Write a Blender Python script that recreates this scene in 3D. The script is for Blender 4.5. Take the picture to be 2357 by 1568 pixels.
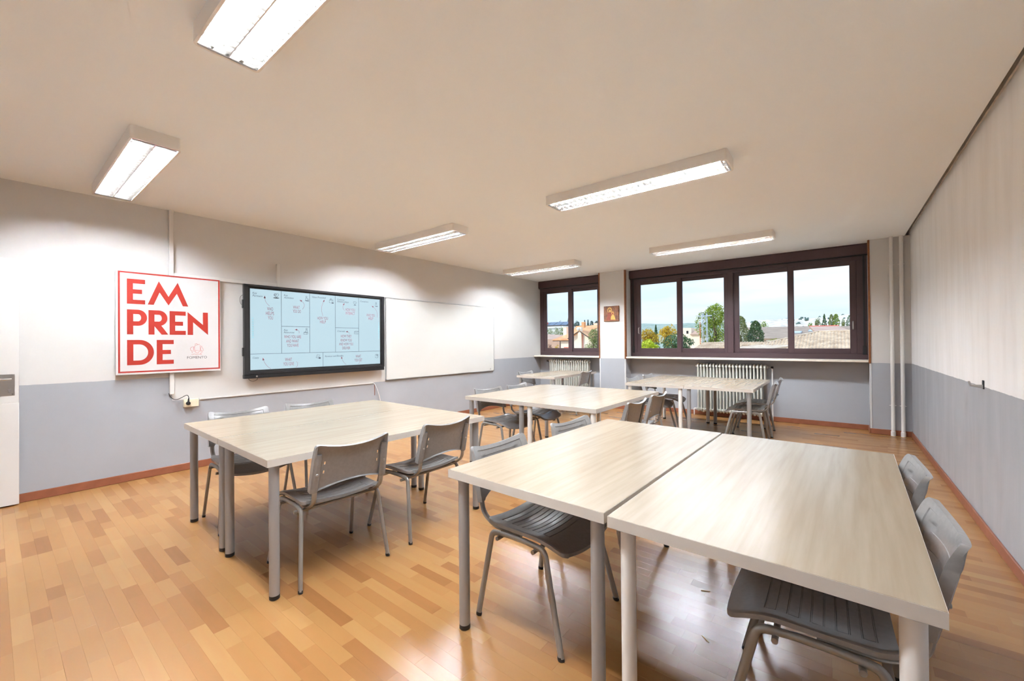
import bpy, math, random
from mathutils import Vector, Matrix
from math import sin, cos, pi, radians, sqrt, exp

# ------------------------------------------------------------------ scene, camera, light
for o in list(bpy.data.objects):
    bpy.data.objects.remove(o)
scene = bpy.context.scene
COL = scene.collection
random.seed(7)

CAM = Vector((5.5, 0.0, 1.33))
FPX, YAW, PITCH, ROLL = 951.2, -0.668943, 0.0054978, -0.00860905
fwd = Vector((sin(YAW) * cos(PITCH), cos(YAW) * cos(PITCH), sin(PITCH)))
rgt = Vector((cos(YAW), -sin(YAW), 0))
upv = rgt.cross(fwd)
rgt2 = cos(ROLL) * rgt + sin(ROLL) * upv
upv2 = -sin(ROLL) * rgt + cos(ROLL) * upv
cam_data = bpy.data.cameras.new('camera')
cam = bpy.data.objects.new('camera', cam_data)
COL.objects.link(cam)
cam_data.sensor_fit = 'HORIZONTAL'
cam_data.sensor_width = 36.0
cam_data.lens = FPX / 2357.0 * 36.0
cam_data.clip_start = 0.02
cam_data.clip_end = 5000
mw = Matrix((rgt2, upv2, -fwd)).transposed().to_4x4()
mw.translation = CAM
cam.matrix_world = mw
scene.camera = cam

EXPOSURE = 0.95
SKY = 0.6
SUN = 1.6
LAMP = 275.0
LAMP_COL = (0.93, 0.99, 1.06)

scene.view_settings.view_transform = 'Standard'
scene.view_settings.look = 'None'
scene.view_settings.gamma = 1.0
scene.view_settings.exposure = EXPOSURE
scene.view_settings.use_curve_mapping = False
try:
    cy = scene.cycles
    cy.use_denoising = True
    cy.max_bounces = 7
    cy.diffuse_bounces = 4
    cy.glossy_bounces = 3
    cy.transparent_max_bounces = 16
    cy.sample_clamp_indirect = 6.0
    cy.use_adaptive_sampling = True
    cy.adaptive_threshold = 0.3
    cy.adaptive_min_samples = 20
    cy.use_light_tree = True
    cy.caustics_reflective = False
    cy.caustics_refractive = False
except Exception:
    pass


def lin(c):
    return c / 12.92 if c <= 0.04045 else ((c + 0.055) / 1.055) ** 2.4


def S(r, g, b):
    return (lin(r / 255), lin(g / 255), lin(b / 255))


# world: pale autumn sky, bluer towards the zenith, with thin streaky cloud
world = bpy.data.worlds.new('sky')
scene.world = world
world.use_nodes = True
wt = world.node_tree
wt.nodes.clear()


def wn(t, **k):
    n = wt.nodes.new(t)
    for a, b in k.items():
        setattr(n, a, b)
    return n


w_out = wn('ShaderNodeOutputWorld')
w_bg = wn('ShaderNodeBackground')
w_tc = wn('ShaderNodeTexCoord')
w_sep = wn('ShaderNodeSeparateXYZ')
w_ramp = wn('ShaderNodeValToRGB')
w_map = wn('ShaderNodeMapping')
w_noise = wn('ShaderNodeTexNoise')
w_cr = wn('ShaderNodeValToRGB')
w_mix = wn('ShaderNodeMixRGB')
wt.links.new(w_tc.outputs['Generated'], w_sep.inputs[0])
wt.links.new(w_sep.outputs['Z'], w_ramp.inputs[0])
e = w_ramp.color_ramp.elements
e[0].position = 0.0
e[0].color = (*S(218, 233, 249), 1)
e[1].position = 1.0
e[1].color = (*S(96, 150, 215), 1)
x = w_ramp.color_ramp.elements.new(0.16)
x.color = (*S(200, 223, 246), 1)
x = w_ramp.color_ramp.elements.new(0.45)
x.color = (*S(150, 192, 236), 1)
w_map.inputs['Scale'].default_value = (1.3, 1.3, 9.0)
wt.links.new(w_tc.outputs['Generated'], w_map.inputs[0])
wt.links.new(w_map.outputs[0], w_noise.inputs['Vector'])
w_noise.inputs['Scale'].default_value = 1.7
w_noise.inputs['Detail'].default_value = 6.0
w_noise.inputs['Roughness'].default_value = 0.55
wt.links.new(w_noise.outputs['Fac'], w_cr.inputs[0])
w_cr.color_ramp.elements[0].position = 0.44
w_cr.color_ramp.elements[0].color = (0, 0, 0, 1)
w_cr.color_ramp.elements[1].position = 0.74
w_cr.color_ramp.elements[1].color = (0.9, 0.9, 0.9, 1)
wt.links.new(w_cr.outputs[0], w_mix.inputs[0])
wt.links.new(w_ramp.outputs[0], w_mix.inputs[1])
w_mix.inputs[2].default_value = (*S(247, 249, 252), 1)
wt.links.new(w_mix.outputs[0], w_bg.inputs[0])
# thin overcast: radiance rises smoothly with the sine of the elevation
w_up = wn('ShaderNodeMath', operation='MAXIMUM')
wt.links.new(w_sep.outputs['Z'], w_up.inputs[0])
w_up.inputs[1].default_value = 0.0
w_lum = wn('ShaderNodeMath', operation='MULTIPLY_ADD')
wt.links.new(w_up.outputs[0], w_lum.inputs[0])
w_lum.inputs[1].default_value = 2.0 * SKY
w_lum.inputs[2].default_value = SKY
wt.links.new(w_lum.outputs[0], w_bg.inputs[1])
wt.links.new(w_bg.outputs[0], w_out.inputs[0])

# sun: behind the building, over the left shoulder; it lights only the outdoors
sun_d = bpy.data.lights.new('sun', 'SUN')
sun_d.energy = SUN
sun_d.angle = radians(0.6)
sun_d.color = (1.0, 0.93, 0.82)
sun = bpy.data.objects.new('sun', sun_d)
COL.objects.link(sun)
sun.rotation_euler = Vector((0.55, 0.62, -0.56)).to_track_quat('-Z', 'Y').to_euler()
sun.location = (-20, -30, 40)


# ------------------------------------------------------------------ helpers
class MB:
    """collects vertices and faces of ONE piece"""

    def __init__(s):
        s.v = []
        s.f = []
        s.m = []
        s.cur = 0

    def add(s, vs, fs):
        n = len(s.v)
        s.v += [tuple(p) for p in vs]
        s.f += [tuple(i + n for i in f) for f in fs]
        s.m += [s.cur] * len(fs)
        return s

    def box(s, x0, y0, z0, x1, y1, z1, b=0.0):
        if b <= 0:
            vs = [(x, y, z) for x in (x0, x1) for y in (y0, y1) for z in (z0, z1)]
            fs = [(0, 1, 3, 2), (4, 6, 7, 5), (0, 4, 5, 1), (2, 3, 7, 6), (0, 2, 6, 4), (1, 5, 7, 3)]
            return s.add(vs, fs)
        lo, hi = (x0, y0, z0), (x1, y1, z1)
        idx = {}
        vs = []
        for sx in (0, 1):
            for sy in (0, 1):
                for sz in (0, 1):
                    sg = (sx, sy, sz)
                    for ax in range(3):
                        p = []
                        for k in range(3):
                            full = hi[k] if sg[k] else lo[k]
                            inn = hi[k] - b if sg[k] else lo[k] + b
                            p.append(full if k == ax else inn)
                        idx[(sg, ax)] = len(vs)
                        vs.append(tuple(p))
        fs = []

        def oriented(loop, nrm):
            a, b2, c = (Vector(vs[i]) for i in loop[:3])
            if (b2 - a).cross(c - a).dot(nrm) < 0:
                loop = loop[::-1]
            fs.append(tuple(loop))
        for ax in range(3):
            o1, o2 = [k for k in range(3) if k != ax]
            for sd in (0, 1):
                loop = []
                for (p, q) in ((0, 0), (1, 0), (1, 1), (0, 1)):
                    sg = [0, 0, 0]
                    sg[ax], sg[o1], sg[o2] = sd, p, q
                    loop.append(idx[(tuple(sg), ax)])
                n = Vector((0, 0, 0))
                n[ax] = 1 if sd else -1
                oriented(loop, n)
        for ax in range(3):
            o1, o2 = [k for k in range(3) if k != ax]
            for p in (0, 1):
                for q in (0, 1):
                    sg0 = [0, 0, 0]
                    sg0[o1], sg0[o2] = p, q
                    sg1 = list(sg0)
                    sg1[ax] = 1
                    sg0, sg1 = tuple(sg0), tuple(sg1)
                    n = Vector((0, 0, 0))
                    n[o1] = 1 if p else -1
                    n[o2] = 1 if q else -1
                    oriented([idx[(sg0, o1)], idx[(sg1, o1)], idx[(sg1, o2)], idx[(sg0, o2)]], n)
        for sx in (0, 1):
            for sy in (0, 1):
                for sz in (0, 1):
                    sg = (sx, sy, sz)
                    oriented([idx[(sg, 0)], idx[(sg, 1)], idx[(sg, 2)]], Vector((sx - .5, sy - .5, sz - .5)))
        return s.add(vs, fs)

    def sweep(s, path, a, b=None, n=10, ref=None, caps=True, scale=None):
        """tube along path; half-axes a (along ref) and b"""
        b = a if b is None else b
        P = [Vector(p) for p in path]
        rings = []
        prev = None
        for i, p in enumerate(P):
            if i == 0:
                t = P[1] - P[0]
            elif i == len(P) - 1:
                t = P[-1] - P[-2]
            else:
                t = (P[i + 1] - p).normalized() + (p - P[i - 1]).normalized()
            t.normalize()
            if ref is not None:
                u = Vector(ref) - t * t.dot(Vector(ref))
            elif prev is not None:
                u = prev - t * t.dot(prev)
            else:
                u = Vector((0, 0, 1)) if abs(t.z) < .9 else Vector((1, 0, 0))
                u = u - t * t.dot(u)
            if u.length < 1e-6:
                u = prev if prev is not None else Vector((1, 0, 0))
            u.normalize()
            prev = u
            w = t.cross(u)
            k = scale[i] if scale else 1.0
            rings.append([p + u * (a * k * cos(2 * pi * j / n)) + w * (b * k * sin(2 * pi * j / n)) for j in range(n)])
        vs = [q for r in rings for q in r]
        fs = []
        for i in range(len(P) - 1):
            for j in range(n):
                j2 = (j + 1) % n
                fs.append((i * n + j, i * n + j2, (i + 1) * n + j2, (i + 1) * n + j))
        if caps:
            fs.append(tuple(reversed(range(n))))
            fs.append(tuple((len(P) - 1) * n + j for j in range(n)))
        return s.add(vs, fs)

    def cyl(s, p0, p1, r, n=16, r1=None):
        return s.sweep([p0, p1], r, n=n, scale=[1.0, (r1 / r if r1 is not None else 1.0)])

    def prism(s, poly, fn, h0, h1):
        """poly: 2-D outline, fn(u, v, h) -> point; extruded from h0 to h1"""
        n = len(poly)
        vs = [fn(u, v, h0) for u, v in poly] + [fn(u, v, h1) for u, v in poly]
        fs = [tuple(reversed(range(n))), tuple(range(n, 2 * n))]
        fs += [(i, (i + 1) % n, n + (i + 1) % n, n + i) for i in range(n)]
        return s.add(vs, fs)

    def lathe(s, prof, c=(0, 0, 0), n=20, axis='z'):
        vs = []
        for r, h in prof:
            for j in range(n):
                q = 2 * pi * j / n
                if axis == 'z':
                    vs.append((c[0] + r * cos(q), c[1] + r * sin(q), c[2] + h))
                elif axis == 'y':
                    vs.append((c[0] + r * cos(q), c[1] + h, c[2] + r * sin(q)))
                else:
                    vs.append((c[0] + h, c[1] + r * cos(q), c[2] + r * sin(q)))
        fs = []
        for i in range(len(prof) - 1):
            for j in range(n):
                j2 = (j + 1) % n
                fs.append((i * n + j, i * n + j2, (i + 1) * n + j2, (i + 1) * n + j))
        fs.append(tuple(reversed(range(n))))
        fs.append(tuple((len(prof) - 1) * n + j for j in range(n)))
        return s.add(vs, fs)

    def shell(s, front, back, hole=None):
        """closed shell between two vertex grids; hole(i, j) leaves that cell open"""
        ni, nj = len(front), len(front[0])
        base = len(s.v)
        vs = [p for r in front for p in r] + [p for r in back for p in r]
        F = lambda i, j: i * nj + j
        B = lambda i, j: ni * nj + i * nj + j
        solid = lambda i, j: 0 <= i < ni - 1 and 0 <= j < nj - 1 and not (hole and hole(i, j))
        fs = []
        for i in range(ni - 1):
            for j in range(nj - 1):
                if not solid(i, j):
                    continue
                fs.append((F(i, j), F(i + 1, j), F(i + 1, j + 1), F(i, j + 1)))
                fs.append((B(i, j), B(i, j + 1), B(i + 1, j + 1), B(i + 1, j)))
                if not solid(i - 1, j):
                    fs.append((F(i, j), F(i, j + 1), B(i, j + 1), B(i, j)))
                if not solid(i + 1, j):
                    fs.append((F(i + 1, j + 1), F(i + 1, j), B(i + 1, j), B(i + 1, j + 1)))
                if not solid(i, j - 1):
                    fs.append((F(i + 1, j), F(i, j), B(i, j), B(i + 1, j)))
                if not solid(i, j + 1):
                    fs.append((F(i, j + 1), F(i + 1, j + 1), B(i + 1, j + 1), B(i, j + 1)))
        return s.add(vs, fs)

    def mesh(s, name, mats, smooth=True, angle=38, fix=True):
        me = bpy.data.meshes.new(name)
        me.from_pydata(s.v, [], s.f)
        if not isinstance(mats, (list, tuple)):
            mats = [mats]
        for m in mats:
            me.materials.append(m)
        if len(mats) > 1:
            me.polygons.foreach_set('material_index', s.m)
        if smooth:
            me.polygons.foreach_set('use_smooth', [True] * len(me.polygons))
            me.set_sharp_from_angle(angle=radians(angle))
        me.update()
        return me

    def build(s, name, mats, parent=None, **k):
        return link(name, s.mesh(name, mats, **k), parent)


def link(name, me, parent=None, loc=None, rz=None):
    o = bpy.data.objects.new(name, me)
    COL.objects.link(o)
    if parent is not None:
        o.parent = parent
    if loc is not None:
        o.location = loc
    if rz is not None:
        o.rotation_euler = (0, 0, rz)
    return o


def tag(o, label=None, cat=None, group=None, kind=None):
    if label:
        o['label'] = label
    if cat:
        o['category'] = cat
    if group:
        o['group'] = group
    if kind:
        o['kind'] = kind
    return o


def thing(name, label, cat, loc=(0, 0, 0), rz=0.0, group=None):
    o = link(name, None, None, loc, rz)
    o.empty_display_size = 0.1
    return tag(o, label, cat, group)


def setting(name, label=None, loc=(0, 0, 0)):
    o = link(name, None, None, loc)
    o.empty_display_size = 0.1
    return tag(o, label, None, None, 'structure')


def copy_tree(o, parent=None):
    c = o.copy()
    COL.objects.link(c)
    c.parent = parent
    for ch in list(o.children):
        copy_tree(ch, c)
    return c


def arc(c, r, a0, a1, n, f):
    return [f(c[0] + r * cos(a0 + (a1 - a0) * i / n), c[1] + r * sin(a0 + (a1 - a0) * i / n)) for i in range(n + 1)]


def fillet(pts, r, n=5):
    """polyline with rounded corners"""
    P = [Vector(p) for p in pts]
    rr = r if isinstance(r, (list, tuple)) else [r] * len(P)
    out = [P[0]]
    for i in range(1, len(P) - 1):
        a = (P[i - 1] - P[i])
        b = (P[i + 1] - P[i])
        d = min(rr[i], a.length * .48, b.length * .48)
        p0 = P[i] + a.normalized() * d
        p1 = P[i] + b.normalized() * d
        for k in range(n + 1):
            t = k / n
            out.append(p0 * (1 - t) ** 2 + P[i] * 2 * t * (1 - t) + p1 * t * t)
    out.append(P[-1])
    return out


def smooth_path(pts, n=8):
    """Catmull-Rom through pts"""
    P = [Vector(p) for p in pts]
    P = [P[0] * 2 - P[1]] + P + [P[-1] * 2 - P[-2]]
    out = []
    for i in range(1, len(P) - 2):
        for k in range(n):
            t = k / n
            a, b, c, d = P[i - 1], P[i], P[i + 1], P[i + 2]
            out.append(.5 * ((2 * b) + (c - a) * t + (2 * a - 5 * b + 4 * c - d) * t * t + (3 * b - a - 3 * c + d) * t ** 3))
    out.append(P[-2])
    return out


# ------------------------------------------------------------------ materials
class NT:
    def __init__(s, name):
        s.mat = bpy.data.materials.new(name)
        s.mat.use_nodes = True
        s.t = s.mat.node_tree
        s.b = s.t.nodes['Principled BSDF']
        s.out = s.t.nodes['Material Output']

    def n(s, typ, ins=None, **k):
        nd = s.t.nodes.new(typ)
        for a, b in k.items():
            setattr(nd, a, b)
        for a, b in (ins or {}).items():
            if hasattr(b, 'is_output') or isinstance(b, bpy.types.NodeSocket):
                s.t.links.new(b, nd.inputs[a])
            else:
                nd.inputs[a].default_value = b
        return nd

    def math(s, op, a, b=0.0, c=None):
        ins = {0: a, 1: b}
        if c is not None:
            ins[2] = c
        return s.n('ShaderNodeMath', ins, operation=op).outputs[0]

    def mix(s, fac, a, b, mode='MIX'):
        a = (*a, 1) if isinstance(a, tuple) and len(a) == 3 else a
        b = (*b, 1) if isinstance(b, tuple) and len(b) == 3 else b
        return s.n('ShaderNodeMixRGB', {0: fac, 1: a, 2: b}, blend_type=mode).outputs[0]

    def ramp(s, fac, stops):
        nd = s.n('ShaderNodeValToRGB', {0: fac})
        el = nd.color_ramp.elements
        while len(el) < len(stops):
            el.new(0.5)
        for q, (p, c) in zip(el, stops):
            q.position = p
            q.color = (*c, 1) if len(c) == 3 else c
        return nd.outputs[0]

    def noise(s, vec, scale, detail=3, rough=.5, dist=0.0):
        ins = {'Scale': scale, 'Detail': detail, 'Roughness': rough, 'Distortion': dist}
        if vec is not None:
            ins['Vector'] = vec
        return s.n('ShaderNodeTexNoise', ins).outputs['Fac']

    def obj(s, scale=(1, 1, 1), loc=(0, 0, 0), which='Object'):
        tc = s.n('ShaderNodeTexCoord').outputs[which]
        return s.n('ShaderNodeMapping', {0: tc, 'Scale': scale, 'Location': loc}).outputs[0]

    def pos(s):
        return s.n('ShaderNodeNewGeometry').outputs['Position']

    def bump(s, h, strength=.2, dist=.002):
        s.set('Normal', s.n('ShaderNodeBump', {'Height': h, 'Strength': strength, 'Distance': dist}).outputs[0])

    def set(s, key, v):
        if isinstance(v, bpy.types.NodeSocket):
            s.t.links.new(v, s.b.inputs[key])
        else:
            if isinstance(v, tuple) and len(v) == 3:
                v = (*v, 1)
            s.b.inputs[key].default_value = v


def mat(name, col, rough=.5, metal=0.0, spec=.5, var=0.0, scale=20.0, bump=0.0, coat=0.0):
    m = NT(name)
    if var > 0:
        f = m.noise(m.obj(), scale, 4)
        c0 = tuple(max(0, c * (1 - var)) for c in col)
        c1 = tuple(min(1, c * (1 + var)) for c in col)
        m.set('Base Color', m.ramp(f, [(.3, c0), (.7, c1)]))
        if bump:
            m.bump(f, bump, .003)
    else:
        m.set('Base Color', col)
    m.set('Roughness', rough)
    m.set('Metallic', metal)
    m.set('Specular IOR Level', spec)
    if coat:
        m.set('Coat Weight', coat)
        m.set('Coat Roughness', .12)
    return m.mat


def emit(name, col, strength):
    m = NT(name)
    m.set('Base Color', (.02, .02, .02))
    m.set('Emission Color', col)
    m.set('Emission Strength', strength)
    m.set('Roughness', .3)
    return m.mat


WHITE = S(240, 236, 230)
GREY = S(170, 174, 180)


def wall_paint(name, kind):
    """white above, grey dado below; the left wall has a white patch reaching lower around the screen"""
    m = NT(name)
    sep = m.n('ShaderNodeSeparateXYZ', {0: m.pos()})
    X, Y, Z = sep.outputs
    wob = m.math('MULTIPLY', m.math('SUBTRACT', m.noise(m.pos(), 9, 3), .5), .012)
    zz = m.math('ADD', Z, wob)
    up = m.math('GREATER_THAN', zz, 1.0)
    if kind == 'left':
        a = m.math('GREATER_THAN', Y, 1.19)
        b = m.math('LESS_THAN', Y, 3.79)
        c = m.math('GREATER_THAN', zz, .752)
        up = m.math('MAXIMUM', up, m.math('MULTIPLY', m.math('MULTIPLY', a, b), c))
    blot = m.noise(m.pos(), 2.2, 5, .6)
    if kind == 'right':
        st = m.n('ShaderNodeMapping', {0: m.pos(), 'Scale': (1, 2.6, .42)}).outputs[0]
        streak = m.noise(st, 2.2, 6, .60, .3)
        w = m.ramp(streak, [(.28, S(236, 235, 234)), (.50, S(243, 243, 243)), (.74, S(248, 248, 249))])
        m.set('Roughness', m.ramp(streak, [(.3, (.62, .62, .62)), (.7, (.38, .38, .38))]))
    else:
        w = m.mix(blot, S(205, 203, 200), S(212, 210, 207))
        m.set('Roughness', .55)
    g = m.mix(blot, S(158, 161, 166), S(169, 172, 178))
    m.set('Base Color', m.mix(up, g, w))
    m.bump(m.noise(m.pos(), 60, 4), .10, .002)
    return m.mat


M = {}
M['wall_left'] = wall_paint('wall paint left', 'left')
M['wall_right'] = wall_paint('wall paint right', 'right')
M['wall_far'] = wall_paint('wall paint far', 'far')
M['ceiling'] = mat('ceiling paint', S(246, 250, 252), .8, var=.012, scale=1.2)
M['plaster'] = mat('raw plaster', S(218, 210, 203), .9, var=.15, scale=14, bump=.5)
M['wood_trim'] = mat('corner bead wood', S(138, 84, 46), .45, var=.18, scale=30)
M['base'] = mat('baseboard wood', S(142, 86, 62), .4, var=.12, scale=12)
M['sill'] = mat('sill stone', S(232, 222, 208), .35, var=.07, scale=25)
M['bead'] = mat('painted bead', S(205, 206, 206), .5)
M['door'] = mat('white lacquer', S(218, 216, 213), .35)
M['steel'] = mat('brushed steel', S(190, 188, 184), .28, 1.0)
M['frame_dark'] = mat('brown window frame', S(68, 50, 53), .38, var=.06, scale=8)
M['box_dark'] = mat('brown blind box', S(70, 46, 48), .42, var=.05, scale=6)
M['black'] = mat('black plastic', S(24, 24, 26), .45)
M['gasket'] = mat('black rubber', S(14, 14, 14), .7)
M['leg_grey'] = mat('grey powder coat', S(160, 160, 160), .38, .35)
M['leg_white'] = mat('white powder coat', S(222, 219, 214), .35)
M['chair_tube'] = mat('chair grey enamel', S(150, 147, 142), .33, .45)
M['chair_plastic'] = mat('chair grey plastic', S(136, 134, 133), .26, var=.05, scale=60, spec=.6)
M['lamp_white'] = mat('fixture enamel', S(236, 232, 226), .4)
M['tube_lamp'] = emit('fluorescent tube', LAMP_COL, LAMP)
M['louvre'] = mat('louvre aluminium', S(236, 234, 230), .22, 1.0)
M['radiator'] = mat('radiator enamel', S(204, 203, 194), .4)
M['pipe'] = mat('painted pipe', S(226, 224, 220), .45)
M['tv_black'] = mat('screen bezel', S(26, 27, 30), .35)
M['screen'] = emit('lit display', S(182, 210, 222), .56)
M['ink'] = mat('dark print', S(62, 72, 84), .6)
M['ink_red'] = mat('red print', S(138, 78, 92), .6)
M['ink_cyan'] = mat('cyan print', S(120, 205, 220), .6)
M['poster'] = mat('foam board', S(204, 201, 200), .45)
M['poster_red'] = mat('red print on board', S(172, 48, 37), .45)
M['poster_logo'] = mat('thin red line print', S(196, 110, 112), .5)
M['poster_ink'] = mat('black print on board', S(60, 56, 58), .5)
M['board'] = mat('whiteboard enamel', S(212, 212, 208), .10, spec=1.0)
M['alu'] = mat('aluminium', S(205, 207, 208), .3, 1.0)
M['trunk'] = mat('white trunking', S(216, 214, 210), .4)
M['cream'] = mat('cream socket', S(226, 216, 190), .4)
M['cable_black'] = mat('black cable', S(30, 29, 30), .5)
M['cable_white'] = mat('white cable', S(235, 235, 235), .5)
M['chrome'] = mat('chrome', S(200, 200, 200), .15, 1.0)
M['splinter'] = mat('splinter', S(196, 150, 70), .6)


def glass_mat():
    m = NT('window glass')
    tr = m.n('ShaderNodeBsdfTransparent', {0: (.97, .985, .98, 1)}).outputs[0]
    gl = m.n('ShaderNodeBsdfGlossy', {0: (1, 1, 1, 1), 'Roughness': .02}).outputs[0]
    fr = m.math('MULTIPLY', m.n('ShaderNodeFresnel', {'IOR': 1.35}).outputs[0], .6)
    mx = m.n('ShaderNodeMixShader', {0: fr, 1: tr, 2: gl}).outputs[0]
    m.t.links.new(mx, m.out.inputs[0])
    return m.mat


M['glass'] = glass_mat()


def floor_mat():
    m = NT('maple laminate')
    tone = m.n('ShaderNodeAttribute', attribute_name='tone').outputs['Fac']
    off = m.n('ShaderNodeCombineXYZ', {0: m.math('MULTIPLY', tone, 37.0), 1: m.math('MULTIPLY', tone, 91.0), 2: 0.0}).outputs[0]
    p = m.n('ShaderNodeVectorMath', {0: m.pos(), 1: off}, operation='ADD').outputs[0]
    base = m.ramp(tone, [(0.0, S(132, 90, 51)), (.22, S(142, 99, 57)), (.55, S(151, 110, 65)), (1.0, S(159, 120, 74))])
    grain = m.noise(m.n('ShaderNodeMapping', {0: p, 'Scale': (1.6, 20, 1)}).outputs[0], 1.5, 2, .5)
    c = m.mix(m.math('MULTIPLY', m.ramp(grain, [(.35, (0, 0, 0)), (.75, (1, 1, 1))]), .22), base, S(160, 100, 60))
    m.set('Base Color', c)
    m.set('Roughness', .27)
    m.set('Specular IOR Level', .55)
    return m.mat


M['floor'] = floor_mat()
M['floor_base'] = mat('floor joint', S(150, 104, 62), .5)


def table_mat():
    m = NT('bleached oak print')
    g = m.noise(m.obj((24, 1.2, 1)), 1.5, 3, .55)
    band = m.noise(m.obj((5.5, .35, 1)), 1.6, 2, .5)
    c = m.ramp(g, [(.32, S(145, 129, 109)), (.52, S(150, 136, 117)), (.75, S(155, 142, 124))])
    c = m.mix(m.math('MULTIPLY', m.ramp(band, [(.42, (0, 0, 0)), (.58, (1, 1, 1))]), .22), c, S(143, 126, 105))
    m.set('Base Color', c)
    m.set('Roughness', .26)
    m.set('IOR', 1.7)
    m.set('Specular IOR Level', .5)
    return m.mat


M['table'] = table_mat()
M['edge'] = mat('white edge band', S(192, 185, 176), .35)

# ------------------------------------------------------------------ room shell
XR, YF, YB, CEIL = 6.275, 8.03, -0.75, 2.75
YP = 7.77                      # front plane of the pillars between the windows


def struct(name, mb, m, label=None, **k):
    return tag(mb.build(name, m, None, **k), label, None, None, 'structure')


wl = struct('wall_left', MB().box(-.2, YB - .2, 0, 0, 8.25, 2.95), M['wall_left'], 'white wall with a grey dado behind the big screen')
wr = struct('wall_right', MB().box(XR, YB - .2, 0, XR + .2, 8.25, 2.95), M['wall_right'], 'streaky white wall with a grey dado on the right')
wf = struct('wall_far', MB().box(0, YF, 0, XR, 8.25, 1.003), M['wall_far'], 'grey wall recessed below the windows')
MB().box(1.652, YP, 0, 2.203, 8.25, CEIL).build('pillar', M['wall_far'], wf)
MB().box(5.845, YP, 0, XR, 8.25, CEIL).build('pillar', M['wall_far'], wf)
MB().box(0, 8.02, CEIL, XR, 8.25, 2.95).build('lintel', M['wall_far'], wf)
MB().box(1.645, YP - .006, 0, 1.670, YP + .02, 1.0, .004).build('corner_bead', M['bead'], wf)
MB().box(2.185, YP - .006, 0, 2.209, YP + .02, 1.0, .004).build('corner_bead', M['bead'], wf)
MB().box(5.839, YP - .006, 0, 5.864, YP + .02, 1.0, .004).build('corner_bead', M['bead'], wf)

# rear wall with the doorway the open leaf belongs to, and a stub of corridor behind it
wn_ = struct('wall_near', MB().box(1.02, YB - .2, 0, XR, YB, 2.95), M['wall_far'], 'wall behind the viewer')
MB().box(0, YB - .2, 2.09, 1.02, YB, 2.95).build('door_head', M['wall_far'], wn_)
MB().box(0, YB - .2, 0, .09, YB, 2.09).build('door_side', M['wall_far'], wn_)
MB().box(-.2, YB - 1.6, 0, 1.6, YB - 1.5, 2.95).build('corridor_wall', M['wall_far'], wn_)
MB().box(-.3, YB - 1.5, 0, -.2, YB - .2, 2.95).build('corridor_wall', M['wall_far'], wn_)
MB().box(1.5, YB - 1.5, 0, 1.6, YB - .2, 2.95).build('corridor_wall', M['wall_far'], wn_)

ce = struct('ceiling', MB().box(0, YB, CEIL, 6.222, 8.02, 2.95), M['ceiling'], 'off-white plaster ceiling')
MB().box(-.3, YB - 1.6, 2.95, XR + .2, 8.25, 3.1).build('roof_slab', M['ceiling'], ce)
# raw plaster along the top of the right wall, where the ceiling stops short of it
rough = MB()
rng = random.Random(3)
N = 90
lo = []
for i in range(N + 1):
    y = YB + (8.02 - YB) * i / N
    lo.append((y, 2.792 + rng.uniform(-.006, .006)))
top = [(y, 2.95) for y, z in reversed(lo)]
rough.prism(lo + top, lambda u, v, h: (h, u, v), XR - .012, XR - .001)
tag(rough.build('trim_1', M['plaster'], None, smooth=False), 'rough grey plaster strip along the top of the right wall', None, None, 'structure')

# baseboards
BH, BT = .075, .014


def baseboard(name, x0, y0, x1, y1, lab):
    return struct(name, MB().box(x0, y0, 0, x1, y1, BH, .004), M['base'], lab)


baseboard('baseboard_left', 0, YB + .01, BT, YF, 'reddish wood baseboard along the screen wall')
bf = baseboard('baseboard_far', BT, YF - BT, 1.652, YF, 'reddish wood baseboard below the windows')
for (a, b, c, d) in ((1.652, YP - BT, 2.203, YP), (2.203, YF - BT, 5.845, YF), (2.203, YP - BT, 2.203 + BT, YF - BT),
                     (5.845 - BT, YP - BT, 5.845, YF - BT), (5.845, YP - BT, XR - BT, YP), (1.652 - BT, YP - BT, 1.652, YF - BT)):
    MB().box(a, b, 0, c, d, BH, .004).build('baseboard_piece', M['base'], bf)
baseboard('baseboard_right', XR - BT, YB + .01, XR, YP, 'reddish wood baseboard along the right wall')

# wooden corner trims beside the windows
for i, (a, b, lab) in enumerate(((1.640, 1.662, 'brown wooden edge trim left of the icon'), (2.190, 2.214, 'brown wooden edge trim right of the icon'),
                                 (5.833, 5.857, 'brown wooden edge trim at the right end of the wide window'))):
    struct('trim_%d' % (i + 2), MB().box(a, YP - .014, .992, b, YP + .05, CEIL, .004), M['wood_trim'], lab)

# ------------------------------------------------------------------ floor: maple-print staves in planks three strips wide
fl = struct('floor', MB().box(0, YB - 1.5, -.2, XR, YF, -.006), M['floor_base'], 'warm maple laminate floor')
SW = .0643
rng = random.Random(11)
staves = []
row0 = int((YB - .19) / SW) - 1
k = row0
while .19 + k * SW < YF - .002:
    y0 = max(YB, .19 + k * SW)
    y1 = min(YF, .19 + (k + 1) * SW)
    if y1 > y0 + .002:
        xx = -rng.uniform(0, .4)
        while xx < XR:
            L = rng.choice((.16, .22, .28, .32, .36, .42, .48, .56)) * rng.uniform(.92, 1.08)
            a, b = max(0, xx), min(XR, xx + L)
            if b - a > .01:
                t = min(1, max(0, rng.gauss(.60, .22)))
                if rng.random() < .06:
                    t = rng.uniform(.05, .22)
                staves.append((a, y0, b, y1, t))
            xx += L
    k += 1


def px(p):
    d = Vector(p) - CAM
    z = d.dot(fwd)
    if z < .15:
        return None
    return (1178.5 + FPX * d.dot(rgt2) / z, 784 - FPX * d.dot(upv2) / z, z)


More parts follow.
